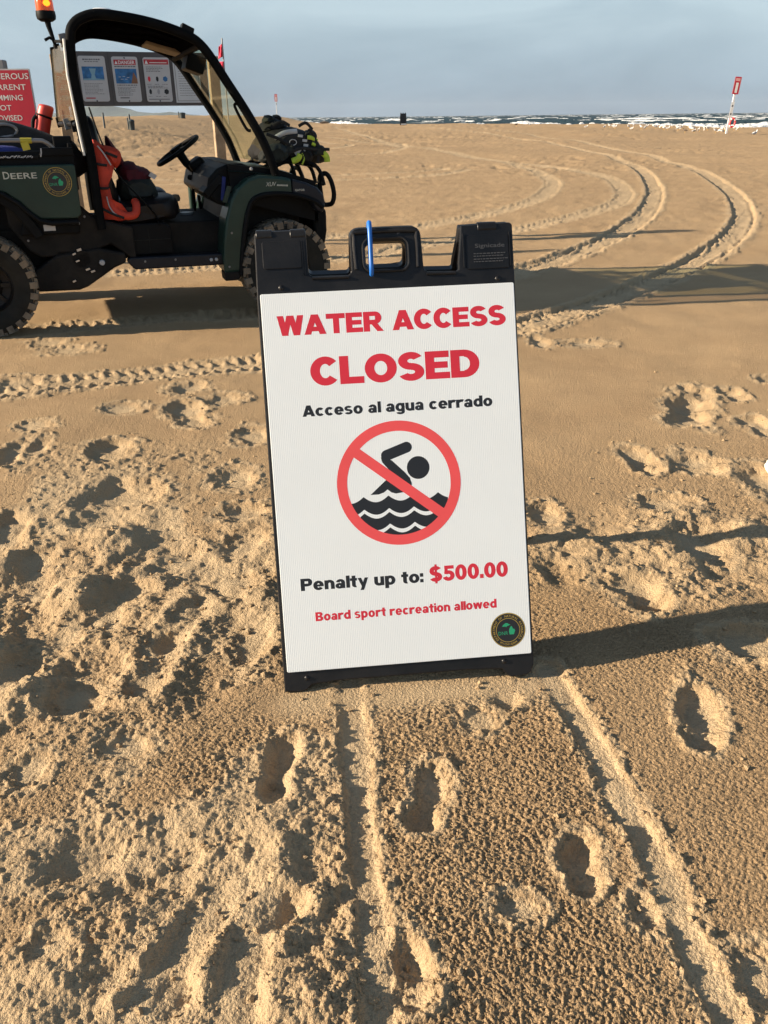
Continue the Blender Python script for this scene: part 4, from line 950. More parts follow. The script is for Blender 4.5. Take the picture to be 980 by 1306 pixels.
q = MB(); q.obox((1.53, 1.04, .95), (.05, 0, .03), (0, .10, 0), (-.02, 0, .03)); q.build('instrument_pod', 'vblack', dash, bevel=.02)
sc_ = Vector((1.405, 1.04, 1.045)); sd_ = Vector((.42, 0, .26)).normalized(); sx_ = Vector((0, 1, 0)); nrm = sd_.cross(sx_).normalized()
q = MB(); q.tube([sc_ + (sd_ * math.cos(t) + sx_ * math.sin(t)) * .175 for t in np.linspace(0, 2 * math.pi, 33)[:-1]], .016, 10, True)
for t in (R(20), R(160), R(270)): q.tube([sc_ - Vector((0, 0, .0)), sc_ + (sx_ * math.cos(t) + sd_ * math.sin(t)) * .17], .013, 8)
q.tube([sc_ + nrm * .03, sc_ - nrm * .03], .055, 14); stw = q.build('steering_wheel', 'vblack', car, True)
nn = nrm if nrm.z < 0 else -nrm
q = MB(); q.tube([sc_, sc_ + nn * .10, sc_ + nn * .12 + Vector((.16, 0, -.14))], [.035, .03, .035], 12); q.build('steering_column', 'vblack', stw, True)
q = MB(); q.tube([(1.465, 1.0, .86), (1.50, .95, .855)], .02, 8); q.tube([(1.50, 1.0, .87), (1.55, .98, .80)], .028, 8); q.build('ignition_panel', 'vblack', stw, True)
q = MB(); q.tube(catmull([(1.54, 1.15, .72), (1.55, 1.12, .58), (1.58, 1.10, .50), (1.62, 1.05, .52)], 5), .012, 8); q.tube(catmull([(1.49, .95, .90), (1.48, 1.0, .70), (1.50, 1.0, .55), (1.56, .95, .5)], 5), .009, 8); q.build('brake_lever', 'vblack', car, True)
q = MB(); q.tube([(1.36, .95, .60), (1.345, .95, .71)], .008, 8); q.lathe([(0, .05), (.028, .045), (.036, .02), (.03, 0), (0, -.004)], 14, (1.34, .95, .70)); q.build('gear_knob', 'liner', car, True)
q = MB(); q.tube([(1.52, 1.42, .40), (1.53, 1.42, .94)], .028, 10); q.build('far_door_post', 'green', car, True)
q = MB(); q.lathe([(.0, 0), (.04, 0), (.048, .11), (.05, .115), (.0, .115)], 18, (1.39, .78, .52)); q.build('drink_cup', 'silver', car, True)
q = MB(); q.box(1.22, 1.50, .66, .90, .38, .53); q.build('centre_console', 'vblack', car, bevel=.015)
# hood and front fenders
hd = MB(); nsec = 9
hp = [(1.62, .985), (1.78, .975), (1.95, .95), (2.12, .905), (2.24, .85), (2.29, .77), (2.29, .62)]
vs_ = []
for i in range(nsec):
    u = -1 + 2 * i / (nsec - 1); y = WID / 2 + u * (WID / 2 - .13)
    for s, z in hp: vs_.append((s - .10 * abs(u) ** 3 * (s - 1.6), y, z - .045 * abs(u) ** 3))
k = len(hp); hd.add(vs_, [(i * k + j, (i + 1) * k + j, (i + 1) * k + j + 1, i * k + j + 1) for i in range(nsec - 1) for j in range(k - 1)])
hood = hd.build('hood', 'green', car, True)
q = MB(); q.prism([(1.62, .70), (1.70, .74), (2.2, .60), (2.22, .86), (1.95, .94), (1.62, .985)], .15, WID - .15); q.build('hood_core', 'vblack', car)
for t0, t1 in ((.035, .30), (WID - .30, WID - .035)):
    q = MB()
    top = [(1.512, .30), (1.515, .40), (1.528, .52), (1.555, .65), (1.595, .76), (1.645, .84), (1.72, .895), (1.80, .918), (1.93, .905), (2.02, .888)]
    inn = [(2.02, .775), (1.88, .785), (1.79, .772), (1.735, .74), (1.70, .68), (1.675, .58), (1.655, .47), (1.640, .36), (1.630, .30)]
    q.prism(top + inn, t0, t1); fe = q.build('front_fender', 'green', car, bevel=.018)
    q = MB(); q.prism([(2.022, .888), (2.12, .862), (2.20, .825), (2.245, .775), (2.25, .70), (2.225, .655), (2.19, .68), (2.16, .735), (2.022, .776)], t0 + .003, t1); q.build('fender_nose', 'navy', fe, bevel=.015)
    q = MB(); ty_ = t0 - .004 if t0 < .5 else t1 + .004
    q.tube(catmull([(1.628, ty_, .28), (1.645, ty_, .42), (1.685, ty_, .62), (1.73, ty_, .745), (1.79, ty_, .785), (1.88, ty_, .797), (2.02, ty_, .788), (2.16, ty_, .748), (2.23, ty_, .70)], 4), .016, 8); q.build('fender_lip', 'vblack', fe, True)
    q = MB(); q.prism([(1.515, .245), (1.60, .245), (1.628, .27), (1.632, .305), (1.512, .305)], t0 + .004, t1 - .12); q.build('mud_flap', 'under', fe, bevel=.008)
    q = MB(); q.prism([(1.66, .70), (1.75, .76), (1.9, .77), (2.12, .72), (2.12, .45), (1.72, .45)], t0 + .25 if t0 < .5 else t0 - .02, t0 + .28 if t0 < .5 else t0 + .01); q.build('inner_fender', 'under', fe)
    if t0 < .5:
        side_print('model_lettering', 'XUV', 1.840, .846, .026, .072, tl, t0 - .0012, fe, .004, .25)
        q = MB(); 
        for i in range(9): q.obox((1.920 + i * .0085, t0 - .001, .851 - i * .0006), (.003, 0, 0), (0, .0008, 0), (.0015, 0, .005))
        q.build('model_lettering', tl, fe)
        side_print('badge_lettering', 'GATOR', 2.040, .808, .013, .068, tl, t0 + .0015, fe, .012)
        MB().lathe([(0, -.01), (.008, -.009), (.011, 0)], 12, (1.755, .062, .955), 'y').build('body_bolt', 'silver', fe, True)
q = MB(); q.obox((1.585, .10, .80), (.02, 0, .05), (0, .01, 0), (.014, 0, -.004)); q.build('fender_gusset', 'green', car)
# front bumper, grille, lamps
q = MB(); q.prism([(2.22, .40), (2.29, .42), (2.31, .52), (2.31, .66), (2.26, .70), (2.2, .66)], .22, WID - .22); q.build('bumper', 'vblack', car, bevel=.02)
for y in (.34, WID - .34):
    q = MB(); q.tube(catmull([(2.31, y, .885), (2.345, y - .02, .895), (2.375, y - .03, .85), (2.395, y - .03, .765), (2.385, y - .02, .70), (2.355, y, .685), (2.32, y, .695), (2.305, y, .77), (2.30, y, .84)], 5, True), .017, 10, True); q.build('brush_guard', 'vblack', car, True)
    q = MB(); q.lathe([(0, .012), (.045, .01), (.055, 0)], 18, (0, 0, 0)); q.v = [(2.30 + z, y + x + (.08 if y < .7 else -.08), .77 + y2) for x, y2, z in q.v]; q.build('headlight', 'silver', car, True)
q = MB()
for y in (.30, .52, .9, 1.12): q.tube(catmull([(1.92, y, .93), (2.06, y, .985), (2.22, y, .97), (2.29, y, .92), (2.32, y, .82)], 4), .014, 8)
for s, z in ((2.0, .965), (2.14, .985), (2.25, .95)): q.tube([(s, .28, z), (s, WID - .28, z)], .012, 8)
q.build('hood_rack', 'vblack', car, True)

CARM = Matrix.Translation(VLOC) @ Matrix.Rotation(VYAW, 4, 'Z') @ Matrix.Scale(CS, 4)
def cargo(name, label, cat, at, mv=(0, 0, 0)):
    """a loose thing carried by the vehicle: an Empty at its base in the vehicle's frame"""
    o = bpy.data.objects.new(name, None); link(o); o.matrix_world = CARM @ Matrix.Translation(at); tag(o, label, cat)
    return o, Matrix.Translation(Vector(mv) - Vector(at))
# orange dry bag leaning on the seat
ob, T = cargo('rescue_vest', 'orange rescue vest with reflective piping hanging over the near seat', 'vest', (.84, .3, .65), (.045, 0, .012))
q = MB(); q.soft([(.725, 1.125), (.77, 1.12), (.815, 1.045), (.845, .975), (.80, .90), (.775, .80), (.79, .73), (.90, .675), (.90, .655), (.82, .640), (.70, .685), (.695, .90)], .14, .42, 10, 7, .02, 3); q.build('vest_back', 'orange', ob, True, tf=T)
q = MB(); q.soft([(.765, 1.105), (.86, 1.085), (.895, 1.06), (.895, 1.01), (.86, .965), (.835, .985), (.80, 1.05)], .15, .38, 8, 6, .02, 5); q.build('vest_shoulder', 'orange', ob, True, tf=T)
q = MB(); q.tube(catmull([(.775, .19, .84), (.785, .16, .76), (.82, .15, .70), (.88, .15, .675), (.935, .15, .685), (.95, .17, .735), (.945, .2, .76)], 5), .026, 10); q.build('vest_strap', 'orange', ob, True, tf=T)
q = MB(); q.tube(catmull([(.758, .135, 1.10), (.79, .135, 1.055), (.825, .135, .985)], 5), .0045, 6); q.build('reflective_piping', 'silver', ob, True, tf=T)
q = MB(); q.tube(catmull([(.770, .130, .80), (.778, .130, .74), (.80, .125, .70), (.815, .125, .69)], 5), .0045, 6); q.build('reflective_piping', 'silver', ob, True, tf=T)
for i, pth in enumerate(([(.72, .132, 1.0), (.76, .128, .99), (.80, .13, .985)], [(.70, .132, .86), (.75, .126, .85), (.79, .13, .85)], [(.715, .13, .74), (.78, .122, .70), (.86, .122, .665)], [(.80, .142, 1.06), (.835, .138, 1.045), (.87, .14, 1.03)])):
    q = MB(); q.tube(catmull(pth, 4), .008, 6, sy=.5); q.build('webbing', 'bagblk', ob, True, tf=T)
ob, T = cargo('jacket', 'dark maroon and black jacket heaped on the seat beside the orange vest', 'jacket', (1.05, .5, .78), (.075, 0, 0))
q = MB(); q.soft([(.80, 1.16), (.85, 1.10), (.90, 1.0), (.86, .96), (.80, 1.0)], .42, .62, 8, 3, .03, 11); q.soft([(.86, .98), (.95, 1.0), (.985, .97), (1.03, .96), (1.06, .93), (1.05, .88), (.95, .84), (.88, .80), (.85, .88)], .35, .72, 10, 3, .04, 7); q.build('jacket_body', 'maroon', ob, True, tf=T)
q = MB(); q.soft([(.84, .88), (.93, .91), (1.03, .90), (1.075, .86), (1.09, .79), (1.05, .76), (.85, .76)], .30, .66, 10, 3, .03, 9); q.build('jacket_lining', 'dkgreen', ob, True, tf=T)
q = MB(); q.obox((1.065, .36, .915), (.018, 0, -.012), (0, .012, 0), (.01, 0, .012)); q.build('jacket_patch', 'silver', ob, tf=T)
q = MB(); q.obox((.945, .33, .855), (.012, 0, .022), (0, .006, 0), (.006, 0, -.003)); q.build('jacket_patch', 'silver', ob, tf=T)
ob, T = cargo('backpack', 'black backpack with lime green pulls strapped on the vehicle hood', 'backpack', (2.14, .55, .99), (.125, 0, 0))
q = MB(); q.soft([(1.74, 1.02), (1.80, 1.14), (1.86, 1.19), (1.96, 1.205), (2.08, 1.19), (2.17, 1.14), (2.24, 1.07), (2.275, 1.02), (2.26, .965), (2.05, .955), (1.85, .975)], .30, .86, 14, 3, .022, 2); q.build('pack_body', 'bagblk', ob, True, tf=T)
q = MB(); q.soft([(1.80, 1.17), (1.84, 1.235), (1.90, 1.265), (1.96, 1.235), (2.0, 1.20), (1.9, 1.17)], .42, .70, 10, 3, .05, 4); q.build('pack_lid', 'bagblk', ob, True, tf=T)
q = MB(); q.soft([(1.74, 1.0), (1.80, 1.08), (1.90, 1.10), (1.96, 1.04), (1.90, .98), (1.8, .97)], .24, .40, 8, 3, .04, 8); q.build('side_pocket', 'dkgreen', ob, True, tf=T)
q = MB(); q.tube(catmull([(1.86, .335, 1.13), (1.93, .315, 1.165), (2.02, .315, 1.175)], 5), .016, 8, sy=.5); q.tube(catmull([(1.99, .285, 1.03), (2.02, .28, 1.045), (2.06, .28, 1.04)], 5), .022, 8, sy=.5); q.build('reflective_band', 'silver', ob, True, tf=T)
for path, r in (([(1.96, .262, .985), (2.00, .255, 1.0), (2.02, .255, 1.03)], .020), ([(2.035, .262, 1.035), (2.045, .255, 1.0), (2.03, .255, .965)], .010), ([(2.19, .285, 1.035), (2.215, .28, 1.01), (2.22, .28, .975)], .021),
                ([(2.085, .288, 1.135), (2.12, .285, 1.13), (2.155, .29, 1.11)], .013), ([(2.115, .285, 1.095), (2.14, .285, 1.085)], .011)):
    q = MB(); q.tube(catmull(path, 5), r, 8, sy=.6); q.build('pull_tab', 'lime', ob, True, tf=T)
for c in ((2.065, .288, 1.115), (2.035, .285, 1.145), (2.07, .283, 1.085)): MB().obox(c, (.016, 0, -.002), (0, .004, 0), (.002, 0, .008)).build('buckle', 'silver', ob, tf=T)
q = MB(); q.tube(catmull([(1.98 + .025 * math.cos(t), .285, 1.105 + .018 * math.sin(t)) for t in np.linspace(0, 6.28, 9)[:-1]], 3, True), .003, 6, True); q.build('logo_ring', 'silver', ob, True, tf=T)
for i, pth in enumerate(([(1.80, .30, 1.16), (1.90, .285, 1.12), (2.0, .28, 1.06), (2.08, .275, .99)], [(2.10, .29, 1.19), (2.14, .285, 1.12), (2.16, .28, 1.04), (2.15, .28, .97)], [(1.86, .36, 1.21), (1.92, .34, 1.235), (1.98, .36, 1.21)], [(2.04, .34, 1.205), (2.09, .33, 1.225), (2.14, .35, 1.185)], [(1.90, .27, 1.02), (2.02, .262, 1.065), (2.12, .262, 1.06), (2.24, .285, 1.055)])):
    q = MB(); q.tube(catmull(pth, 5), .011, 7, sy=.6); q.build('pack_strap', 'bagblk', ob, True, tf=T)
for i, (cs, ct, cz, rr_) in enumerate(((1.94, .29, 1.06, .05), (2.06, .275, 1.02, .055), (2.17, .285, 1.05, .045), (2.12, .31, 1.15, .04), (1.86, .45, 1.25, .035), (1.93, .5, 1.255, .03))):
    q = MB(); q.soft([(cs - rr_, cz - rr_ * .7), (cs - rr_ * .6, cz + rr_ * .7), (cs + rr_ * .7, cz + rr_ * .6), (cs + rr_, cz - rr_ * .6)], ct - .02, ct + .08, 6, 3, .05, 40 + i); q.build('pack_pocket', 'bagblk' if i % 2 else 'dkgreen', ob, True, tf=T)
ob, T = cargo('rescue_can', 'red torpedo rescue buoy leaning against the back of the cab', 'buoy', (.51, .95, 1.10), (.24, 0, 0))
q = MB(); q.tube(catmull([(.225, .95, 1.07), (.235, .95, 1.16), (.27, .95, 1.28), (.292, .95, 1.335), (.298, .95, 1.355)], 4), [.05] * 13 + [.049, .045, .036, .015], 16); q.build('buoy_body', 'rescue', ob, True, tf=T)
q = MB(); q.tube([(.27 + .054 * math.cos(t) * .9, .95 + .054 * math.sin(t), 1.285 - .018 * math.cos(t)) for t in np.linspace(0, 6.28, 17)[:-1]], .007, 6, True); q.tube(catmull([(.222, .93, 1.29), (.195, .93, 1.26), (.185, .93, 1.21)], 4), .012, 8); q.build('grab_strap', 'vblack', ob, True, tf=T)
q = MB(); q.tube(catmull([(-.02, .7, 1.17), (.06, .7, 1.185), (.15, .7, 1.19), (.22, .7, 1.17)], 5), .035, 12); o = q.build('rescue_tube', 'rescue', None, True); o.matrix_world = CARM; tag(o, 'red foam tube lying under the black duffel in the cargo box', 'float')
q = MB(); q.lathe([(0, .14), (.03, .135), (.055, .10), (.06, .05), (.055, 0), (0, 0)], 18, (-.035, .55, 1.16)); o = q.build('rounded_float', mat('bright_red_shell', (.75, .03, .02), .3), None, True); o.matrix_world = CARM; tag(o, 'bright red rounded float at the left edge of the cargo box', 'float')
ob, T = cargo('duffel_bag', 'dark grey duffel bag sloping down inside the cargo box', 'bag', (.40, .5, .88), (.15, 0, .02))
q = MB(); q.soft([(-.35, 1.16), (-.10, 1.225), (.06, 1.245), (.16, 1.235), (.30, 1.19), (.42, 1.14), (.52, 1.10), (.52, .90), (-.35, .90)], .28, .62, 10, 4, .012, 14); q.build('bag_body', 'bagblk', ob, True, tf=T)
q = MB(); q.tube(catmull([(.12 + .075 * math.cos(t), .285, 1.185 + .035 * math.sin(t)) for t in np.linspace(0, 6.28, 11)[:-1]], 3, True), .009, 8, True); q.build('grab_ring', 'grey', ob, True, tf=T)
q = MB(); q.soft([(-.60, 1.06), (-.40, 1.115), (.0, 1.125), (.30, 1.115), (.40, 1.06), (.3, .96), (-.5, .96)], .14, .27, 10, 4, .02, 15); o = q.build('fabric_roll', 'navyfab', None, True); o.matrix_world = CARM; tag(o, 'folded blue fabric roll behind the cargo box rail', 'fabric roll')
for p in (((.02, .138, 1.10), (.06, .134, 1.06), (.075, .15, 1.02)), ((-.20, .138, 1.10), (-.17, .134, 1.06), (-.15, .15, 1.02)), ((.14, .138, 1.105), (.16, .134, 1.09), (.18, .136, 1.085))):
    q = MB(); q.tube(catmull(p, 4), .012, 8, sy=.5); q.build('tie_band', 'orange', o, True)
ob, T = cargo('fuel_can', 'dark red canister standing in the passenger footwell', 'canister', (1.52, .5, .385))
q = MB(); q.prism([(1.44, .385), (1.58, .385), (1.585, .50), (1.55, .555), (1.48, .555), (1.445, .515)], .40, .62); q.build('can_body', 'fuel', ob, bevel=.014, tf=T)
q = MB(); q.tube([(1.51, .51, .55), (1.51, .51, .58)], .022, 12); q.build('can_cap', 'vblack', ob, True, tf=T)

# ------------------------------------------------------------------ information board behind the vehicle
BY = R(20); BP = Vector((-3.03, 9.2, 0)); gz = ground_z(BP.x + .7, BP.y + .2)
ib = empty('information_board', (BP.x, BP.y, gz), BY, 'grey information board with four notices on wooden posts behind the vehicle', 'notice board')
for s in (-.13, 1.41):
    q = MB(); q.box(s - .052, s + .052, .035, .14, -.3 - gz, (1.86 if s > 0 else 1.86) - gz); q.build('post', 'wood', ib, bevel=.008)
q = MB(); q.box(-.16, 1.33, 0, .03, 1.40 - gz, 1.885 - gz); bd = q.build('backing_board', 'board', ib, bevel=.004)
for x in (.36, .68, 1.0):
    q = MB(); q.box(x - .001, x + .001, -.0015, 0, 1.402 - gz, 1.883 - gz); q.build('board_seam', 'ink', bd)
IB = Matrix(((1, 0, 0, 0), (0, 0, -1, 0), (0, 1, 0, -gz), (0, 0, 0, 1)))
def plate(x0, z0, x1, z1, m, r=.022):
    q = MB(); q.slab(rrect(x0, z0, x1, z1, r), .002, .006); return q.build('notice', m, bd, tf=IB)
def bars(mb, x0, x1, z, h, lo=.6, hi=1.0, word=True):
    x = x0; end = x0 + (x1 - x0) * random.uniform(lo, hi)
    while x < end:
        l = random.uniform(.008, .026); mb.flat([(x, z), (min(x + l, end), z), (min(x + l, end), z + h), (x, z + h)], .0066); x += l + .005
gtxt = mat('grey_print', (.12, .12, .13), .6)
def rectq(mb, x0, z0, x1, z1, c=.0066): mb.flat([(x0, z0), (x1, z0), (x1, z1), (x0, z1)], c)
# first notice: title, blue picture, small print
n1 = plate(.071, 1.442, .327, 1.845, 'notice')
q = MB(); bars(q, .115, .29, 1.808, .012, .95, 1); bars(q, .13, .27, 1.792, .006, .95, 1)
for k in range(8): bars(q, .10, .30, 1.60 - k * .013, .004)
q.build('small_print', gtxt, n1, tf=IB)
q = MB(); rectq(q, .097, 1.632, .300, 1.752); q.build('picture', 'sea', n1, tf=IB)
q = MB(); q.flat([(.17, 1.634), (.225, 1.634), (.212, 1.68), (.23, 1.735), (.165, 1.735), (.183, 1.68)], .0070); q.flat([(.10, 1.634), (.30, 1.634), (.30, 1.642), (.2, 1.65), (.10, 1.645)], .0074); q.build('picture_current', mat('pale_blue_print', (.22, .40, .50), .5), n1, tf=IB)
q = MB(); rectq(q, .10, 1.468, .19, 1.478); q.build('red_footer', 'hdr', n1, tf=IB)
# second notice: DANGER
n2 = plate(.388, 1.437, .640, 1.842, 'notice')
q = MB(); rectq(q, .408, 1.768, .620, 1.815); hd2 = q.build('header', 'hdr', n2, tf=IB)
q = MB(); vs_, fs = font_mesh('DANGER', .452, 1.776, .031, .158, .016); q.add([(a, b, .0072) for a, b in vs_], fs); q.flat([(.416, 1.776), (.446, 1.776), (.431, 1.806)], .0072); q.build('danger_lettering', 'white', hd2, tf=IB)
q = MB(); bars(q, .41, .618, 1.750, .009, .98, 1); bars(q, .415, .61, 1.585, .008, .98, 1)
for k in range(7): bars(q, .415, .61, 1.568 - k * .012, .004)
rectq(q, .43, 1.470, .52, 1.479); q.build('small_print', gtxt, n2, tf=IB)
q = MB(); rectq(q, .41, 1.603, .618, 1.735); q.build('picture', 'sea', n2, tf=IB)
q = MB(); q.flat([(.555, 1.603), (.618, 1.603), (.618, 1.64), (.592, 1.70), (.585, 1.70)], .0070); q.build('picture_rock', 'earth', n2, tf=IB)
q = MB()
for x, z in ((.45, 1.66), (.49, 1.665), (.53, 1.655), (.47, 1.64), (.51, 1.64)): rectq(q, x - .012, z, x + .012, z + .004, .0070)
q.build('picture_swimmers', 'pale', n2, tf=IB)
# third notice: red header over six small pictures
n3 = plate(.692, 1.437, .950, 1.838, 'notice')
q = MB(); rectq(q, .700, 1.775, .942, 1.820); hd3 = q.build('header', 'hdr', n3, tf=IB)
q = MB(); q.flat([(.708, 1.780), (.742, 1.780), (.725, 1.814)], .0072); rectq(q, .755, 1.788, .925, 1.794, .0072); q.build('warning_triangle', 'white', hd3, tf=IB)
q = MB()
for k in range(4): bars(q, .715, .92, 1.750 - k * .013, .005)
for k in range(3): bars(q, .715, .92, 1.578 - k * .008, .004)
for i in range(2): 
    for j in range(3): bars(q, .71 + j * .075, .765 + j * .075, 1.595 - i * .11, .004)
rectq(q, .71, 1.458, .92, 1.464); q.build('small_print', gtxt, n3, tf=IB)
for i in range(2):
    for j in range(3):
        x, z = .735 + j * .08, 1.645 - i * .115; cc = [('red', 'ink', 'sea'), ('ink', 'gullg', 'ink')][i][j]
        q = MB(); q.flat([(x + .018 * math.cos(t) * (1.4 if j == 2 else .8), z + .026 * math.sin(t)) for t in np.linspace(.3, 6.6, 7)[:-1]], .0066); q.build('picture', cc, n3, tf=IB)
# fourth notice: white sheet with a thin border
n4 = plate(.985, 1.428, 1.25, 1.80, 'pale', .004)
q = MB(); x0, z0, x1, z1 = 1.0, 1.443, 1.235, 1.785
for a in ((x0, z0, x1, z0 + .004), (x0, z1 - .004, x1, z1), (x0, z0, x0 + .004, z1), (x1 - .004, z0, x1, z1)): rectq(q, *a)
for k in range(12): bars(q, 1.03, 1.20, 1.735 - k * .022, .004)
q.build('small_print', gtxt, n4, tf=IB)
for x, z in ((.2, 1.448), (.515, 1.446), (.82, 1.446), (.515, 1.83), (.06, 1.77)):
    MB().lathe([(0, .009), (.007, .008), (.008, .004)], 10, (x, z, 0)).build('screw', 'ink', bd, tf=IB)

# ------------------------------------------------------------------ red warning sign left of the vehicle
RP = Vector((-3.204, 8.2, 0)); gz = ground_z(RP.x, RP.y)
rs = empty('warning_sign', (RP.x, RP.y, gz), R(2), 'red DANGEROUS CURRENT warning sign with white letters at the left edge', 'sign')
q = MB(); q.box(-.19, -.09, .03, .12, -.3, 1.76 - gz); q.build('post', 'grey', rs, bevel=.01)
IB = Matrix(((1, 0, 0, 0), (0, 0, -1, 0), (0, 1, 0, -gz), (0, 0, 0, 1)))
q = MB(); q.slab(rrect(-.377, 1.12, .137, 1.687, .008), 0, .012); pl = q.build('sign_edge', 'edge', rs, tf=IB)
q = MB(); q.slab(rrect(-.367, 1.132, .127, 1.676, .006), .012, .0135); fc = q.build('sign_face', 'signred', pl, tf=IB)
for body, x1, z, h, w in (('DANGEROUS', .118, 1.606, .046, .465), ('CURRENT', .082, 1.522, .044, .36), ('SWIMMING', .038, 1.440, .043, .345), ('NOT', -.076, 1.360, .043, .155), ('ADVISED', .004, 1.278, .043, .255)):
    vs_, fs = font_mesh(body, x1, z, h, w, .006, 0, 'RIGHT'); MB().add([(a, b, .0142) for a, b in vs_], fs).build('sign_lettering', 'offwhite', fc, tf=IB)

# ------------------------------------------------------------------ far poles, bins and signs
def pole(x, y, h, r, name, label, cat, m='grey'):
    z = ground_z(x, y); e = empty(name, (x, y, z), 0, label, cat)
    MB().tube([(0, 0, -.4), (0, 0, h)], r, 10).build('pole', m, e, True); return e, z
fp, z = pole(-9.95, 60, 4.95, .045, 'flag_pole', 'tall thin pole with two red flags behind the windshield', 'flag pole')
def flag(z0, z1, w, sag, seed):
    q = MB(); n, m_ = 8, 6; rg = random.Random(seed); vs_ = []
    for i in range(n + 1):
        for j in range(m_ + 1):
            u, v_ = i / n, j / m_; vs_.append((-w * u * (1 - .25 * v_ * sag), .06 * math.sin(u * 7 + v_ * 2 + seed), z0 + (z1 - z0) * v_ - sag * u * .25 * (z1 - z0)))
    q.add(vs_, [(i * (m_ + 1) + j, (i + 1) * (m_ + 1) + j, (i + 1) * (m_ + 1) + j + 1, i * (m_ + 1) + j + 1) for i in range(n) for j in range(m_)])
    o = q.build('flag', 'flag', fp, True); so_ = o.modifiers.new('cloth', 'SOLIDIFY'); so_.thickness = .01
flag(3.95, 4.65, .34, 1.0, 1); flag(2.95, 3.65, .52, .15, 2)

def marker(x, y, tilt, name, label, simple):
    z = ground_z(x, y); e = empty(name, (x, y, z), 0, label, 'marker sign'); e.rotation_euler = (0, tilt, 0); e.scale = (.92, .92, .92)
    q = MB(); q.box(-.065, .065, -.05, .05, -.5, 3.0); q.build('post', 'white' , e, bevel=.012)
    q = MB(); q.box(-.068, .068, -.054, -.05, 1.55, 1.98) if not simple else q.box(-.068, .068, -.054, -.05, 2.0, 2.2); q.build('dark_band', 'gullg', e)
    q = MB(); q.slab(rrect(-.22, 2.45, .22, 3.50, .03), 0, .02); IBm = Matrix(((1, 0, 0, 0), (0, 0, -1, -.056), (0, 1, 0, 0), (0, 0, 0, 1))); hd_ = q.build('marker_plate', 'signred', e, tf=IBm)
    q = MB(); 
    for a in ((-.21, 2.46, -.19, 3.49), (.19, 2.46, .21, 3.49)): rectq(q, *a, .0225)
    rectq(q, -.15, 3.24, .15, 3.42, .0225); q.build('plate_border', mat('pale_red_print', (.75, .35, .33), .5), hd_, tf=IBm)
    q = MB(); vs_, fs = font_mesh('1', 0, 2.56, .58, .17, .03, 0, 'CENTER'); q.add([(a, b, .0235) for a, b in vs_], fs); q.build('marker_number', 'white', hd_, tf=IBm)
    if not simple:
        q = MB(); q.slab(rrect(-.10, .98, .10, 1.98, .02), 0, .01); w = q.build('rules_plate', 'white', e, tf=IBm)
        q = MB(); rectq(q, -.05, 1.68, .05, 1.80, .012); rectq(q, -.05, 1.18, .05, 1.30, .012); q.build('rules_print', gtxt, w, tf=IBm)
        q = MB(); q.tube([(.24 + .17 * math.cos(t), -.08, .72 + .26 * math.sin(t)) for t in np.linspace(0, 6.28, 25)[:-1]], .065, 10, True)
        q.build('life_ring', 'coral', e, True)
        q = MB()
        for t in (.8, 2.3, 3.9, 5.5):
            c = Vector((.24 + .17 * math.cos(t), -.08, .72 + .26 * math.sin(t))); d = Vector((-math.sin(t) * .17, 0, math.cos(t) * .26)).normalized(); q.tube([c - d * .04, c + d * .04], .068, 10)
        q.build('ring_band', 'white', e, True)
    return e
marker(22.0, 57.5, R(4), 'beach_marker', 'white post with red number 1 sign and life ring near the surf', False)
marker(-15.3, 136, 0, 'beach_marker', 'tiny far red and white marker post above the backpack', True)
# second A-frame far off near the water
x, y = 2.45, 95; z = ground_z(x, y)
fa = empty('sandwich_board', (x, y, z), R(5), 'small distant A-frame sign standing at the water line', 'sign')
q = MB(); q.obox((0, 0, .56), (.31, 0, 0), (0, .015, 0), (0, .2, .56)); q.build('front_frame', 'frameblk', fa, bevel=.006)
q = MB(); q.obox((0, .42, .56), (.31, 0, 0), (0, .015, 0), (0, -.2, .56)); q.build('rear_frame', 'frameblk', fa, bevel=.006)
q = MB(); q.obox((0, -.02, .52), (.285, 0, 0), (0, .003, 0), (0, .165, .44)); q.build('face_panel', 'notice', fa)
q = MB(); q.obox((.02, -.028, .50), (.15, 0, 0), (0, .002, 0), (0, .055, .15)); q.build('symbol_print', 'sea', fa)
q = MB(); 
for u in (-.24, 0, .24): q.obox((u, .2, 1.15), (.05, 0, 0), (0, .02, 0), (0, 0, .05))
q.build('handle', 'frameblk', fa)

def wooden_post(x, y, h, label):
    z = ground_z(x, y); o = MB().tube([(0, 0, -.4), (0, 0, h * .97), (0, 0, h)], [.045, .04, .03], 8).build('beach_post', 'bin', None, True); o.location = (x, y, z); tag(o, label, 'post')
wooden_post(-12.1, 40, .62, 'thin dark post standing on the far dune below the first notice')
wooden_post(-11.05, 40.3, .62, 'thin dark post just left of the dark litter bin')
def bin_(x, y, h, r, name, label):
    z = ground_z(x, y); e = empty(name, (x, y, z), 0, label, 'bin')
    MB().lathe([(0, 0), (r * .85, 0), (r, h * .9), (r * 1.05, h * .92), (r * 1.05, h), (0, h)], 16).build('bin_body', 'bin', e, True)
    MB().lathe([(r * 1.08, h), (r * .8, h * 1.14), (0, h * 1.2)], 16).build('bin_lid', 'bin', e, True)
    MB().tube([(-r * 1.2, 0, -.3), (-r * 1.2, 0, h * 1.35)], .03, 8).build('bin_post', 'bin', e, True)
bin_(-10.9, 40, .36, .13, 'litter_bin', 'dark litter bin on the dune seen below the DANGER notice')
bin_(-12.95, 60, .30, .2, 'litter_bin', 'small dark bin on the dune to the right below the notices')

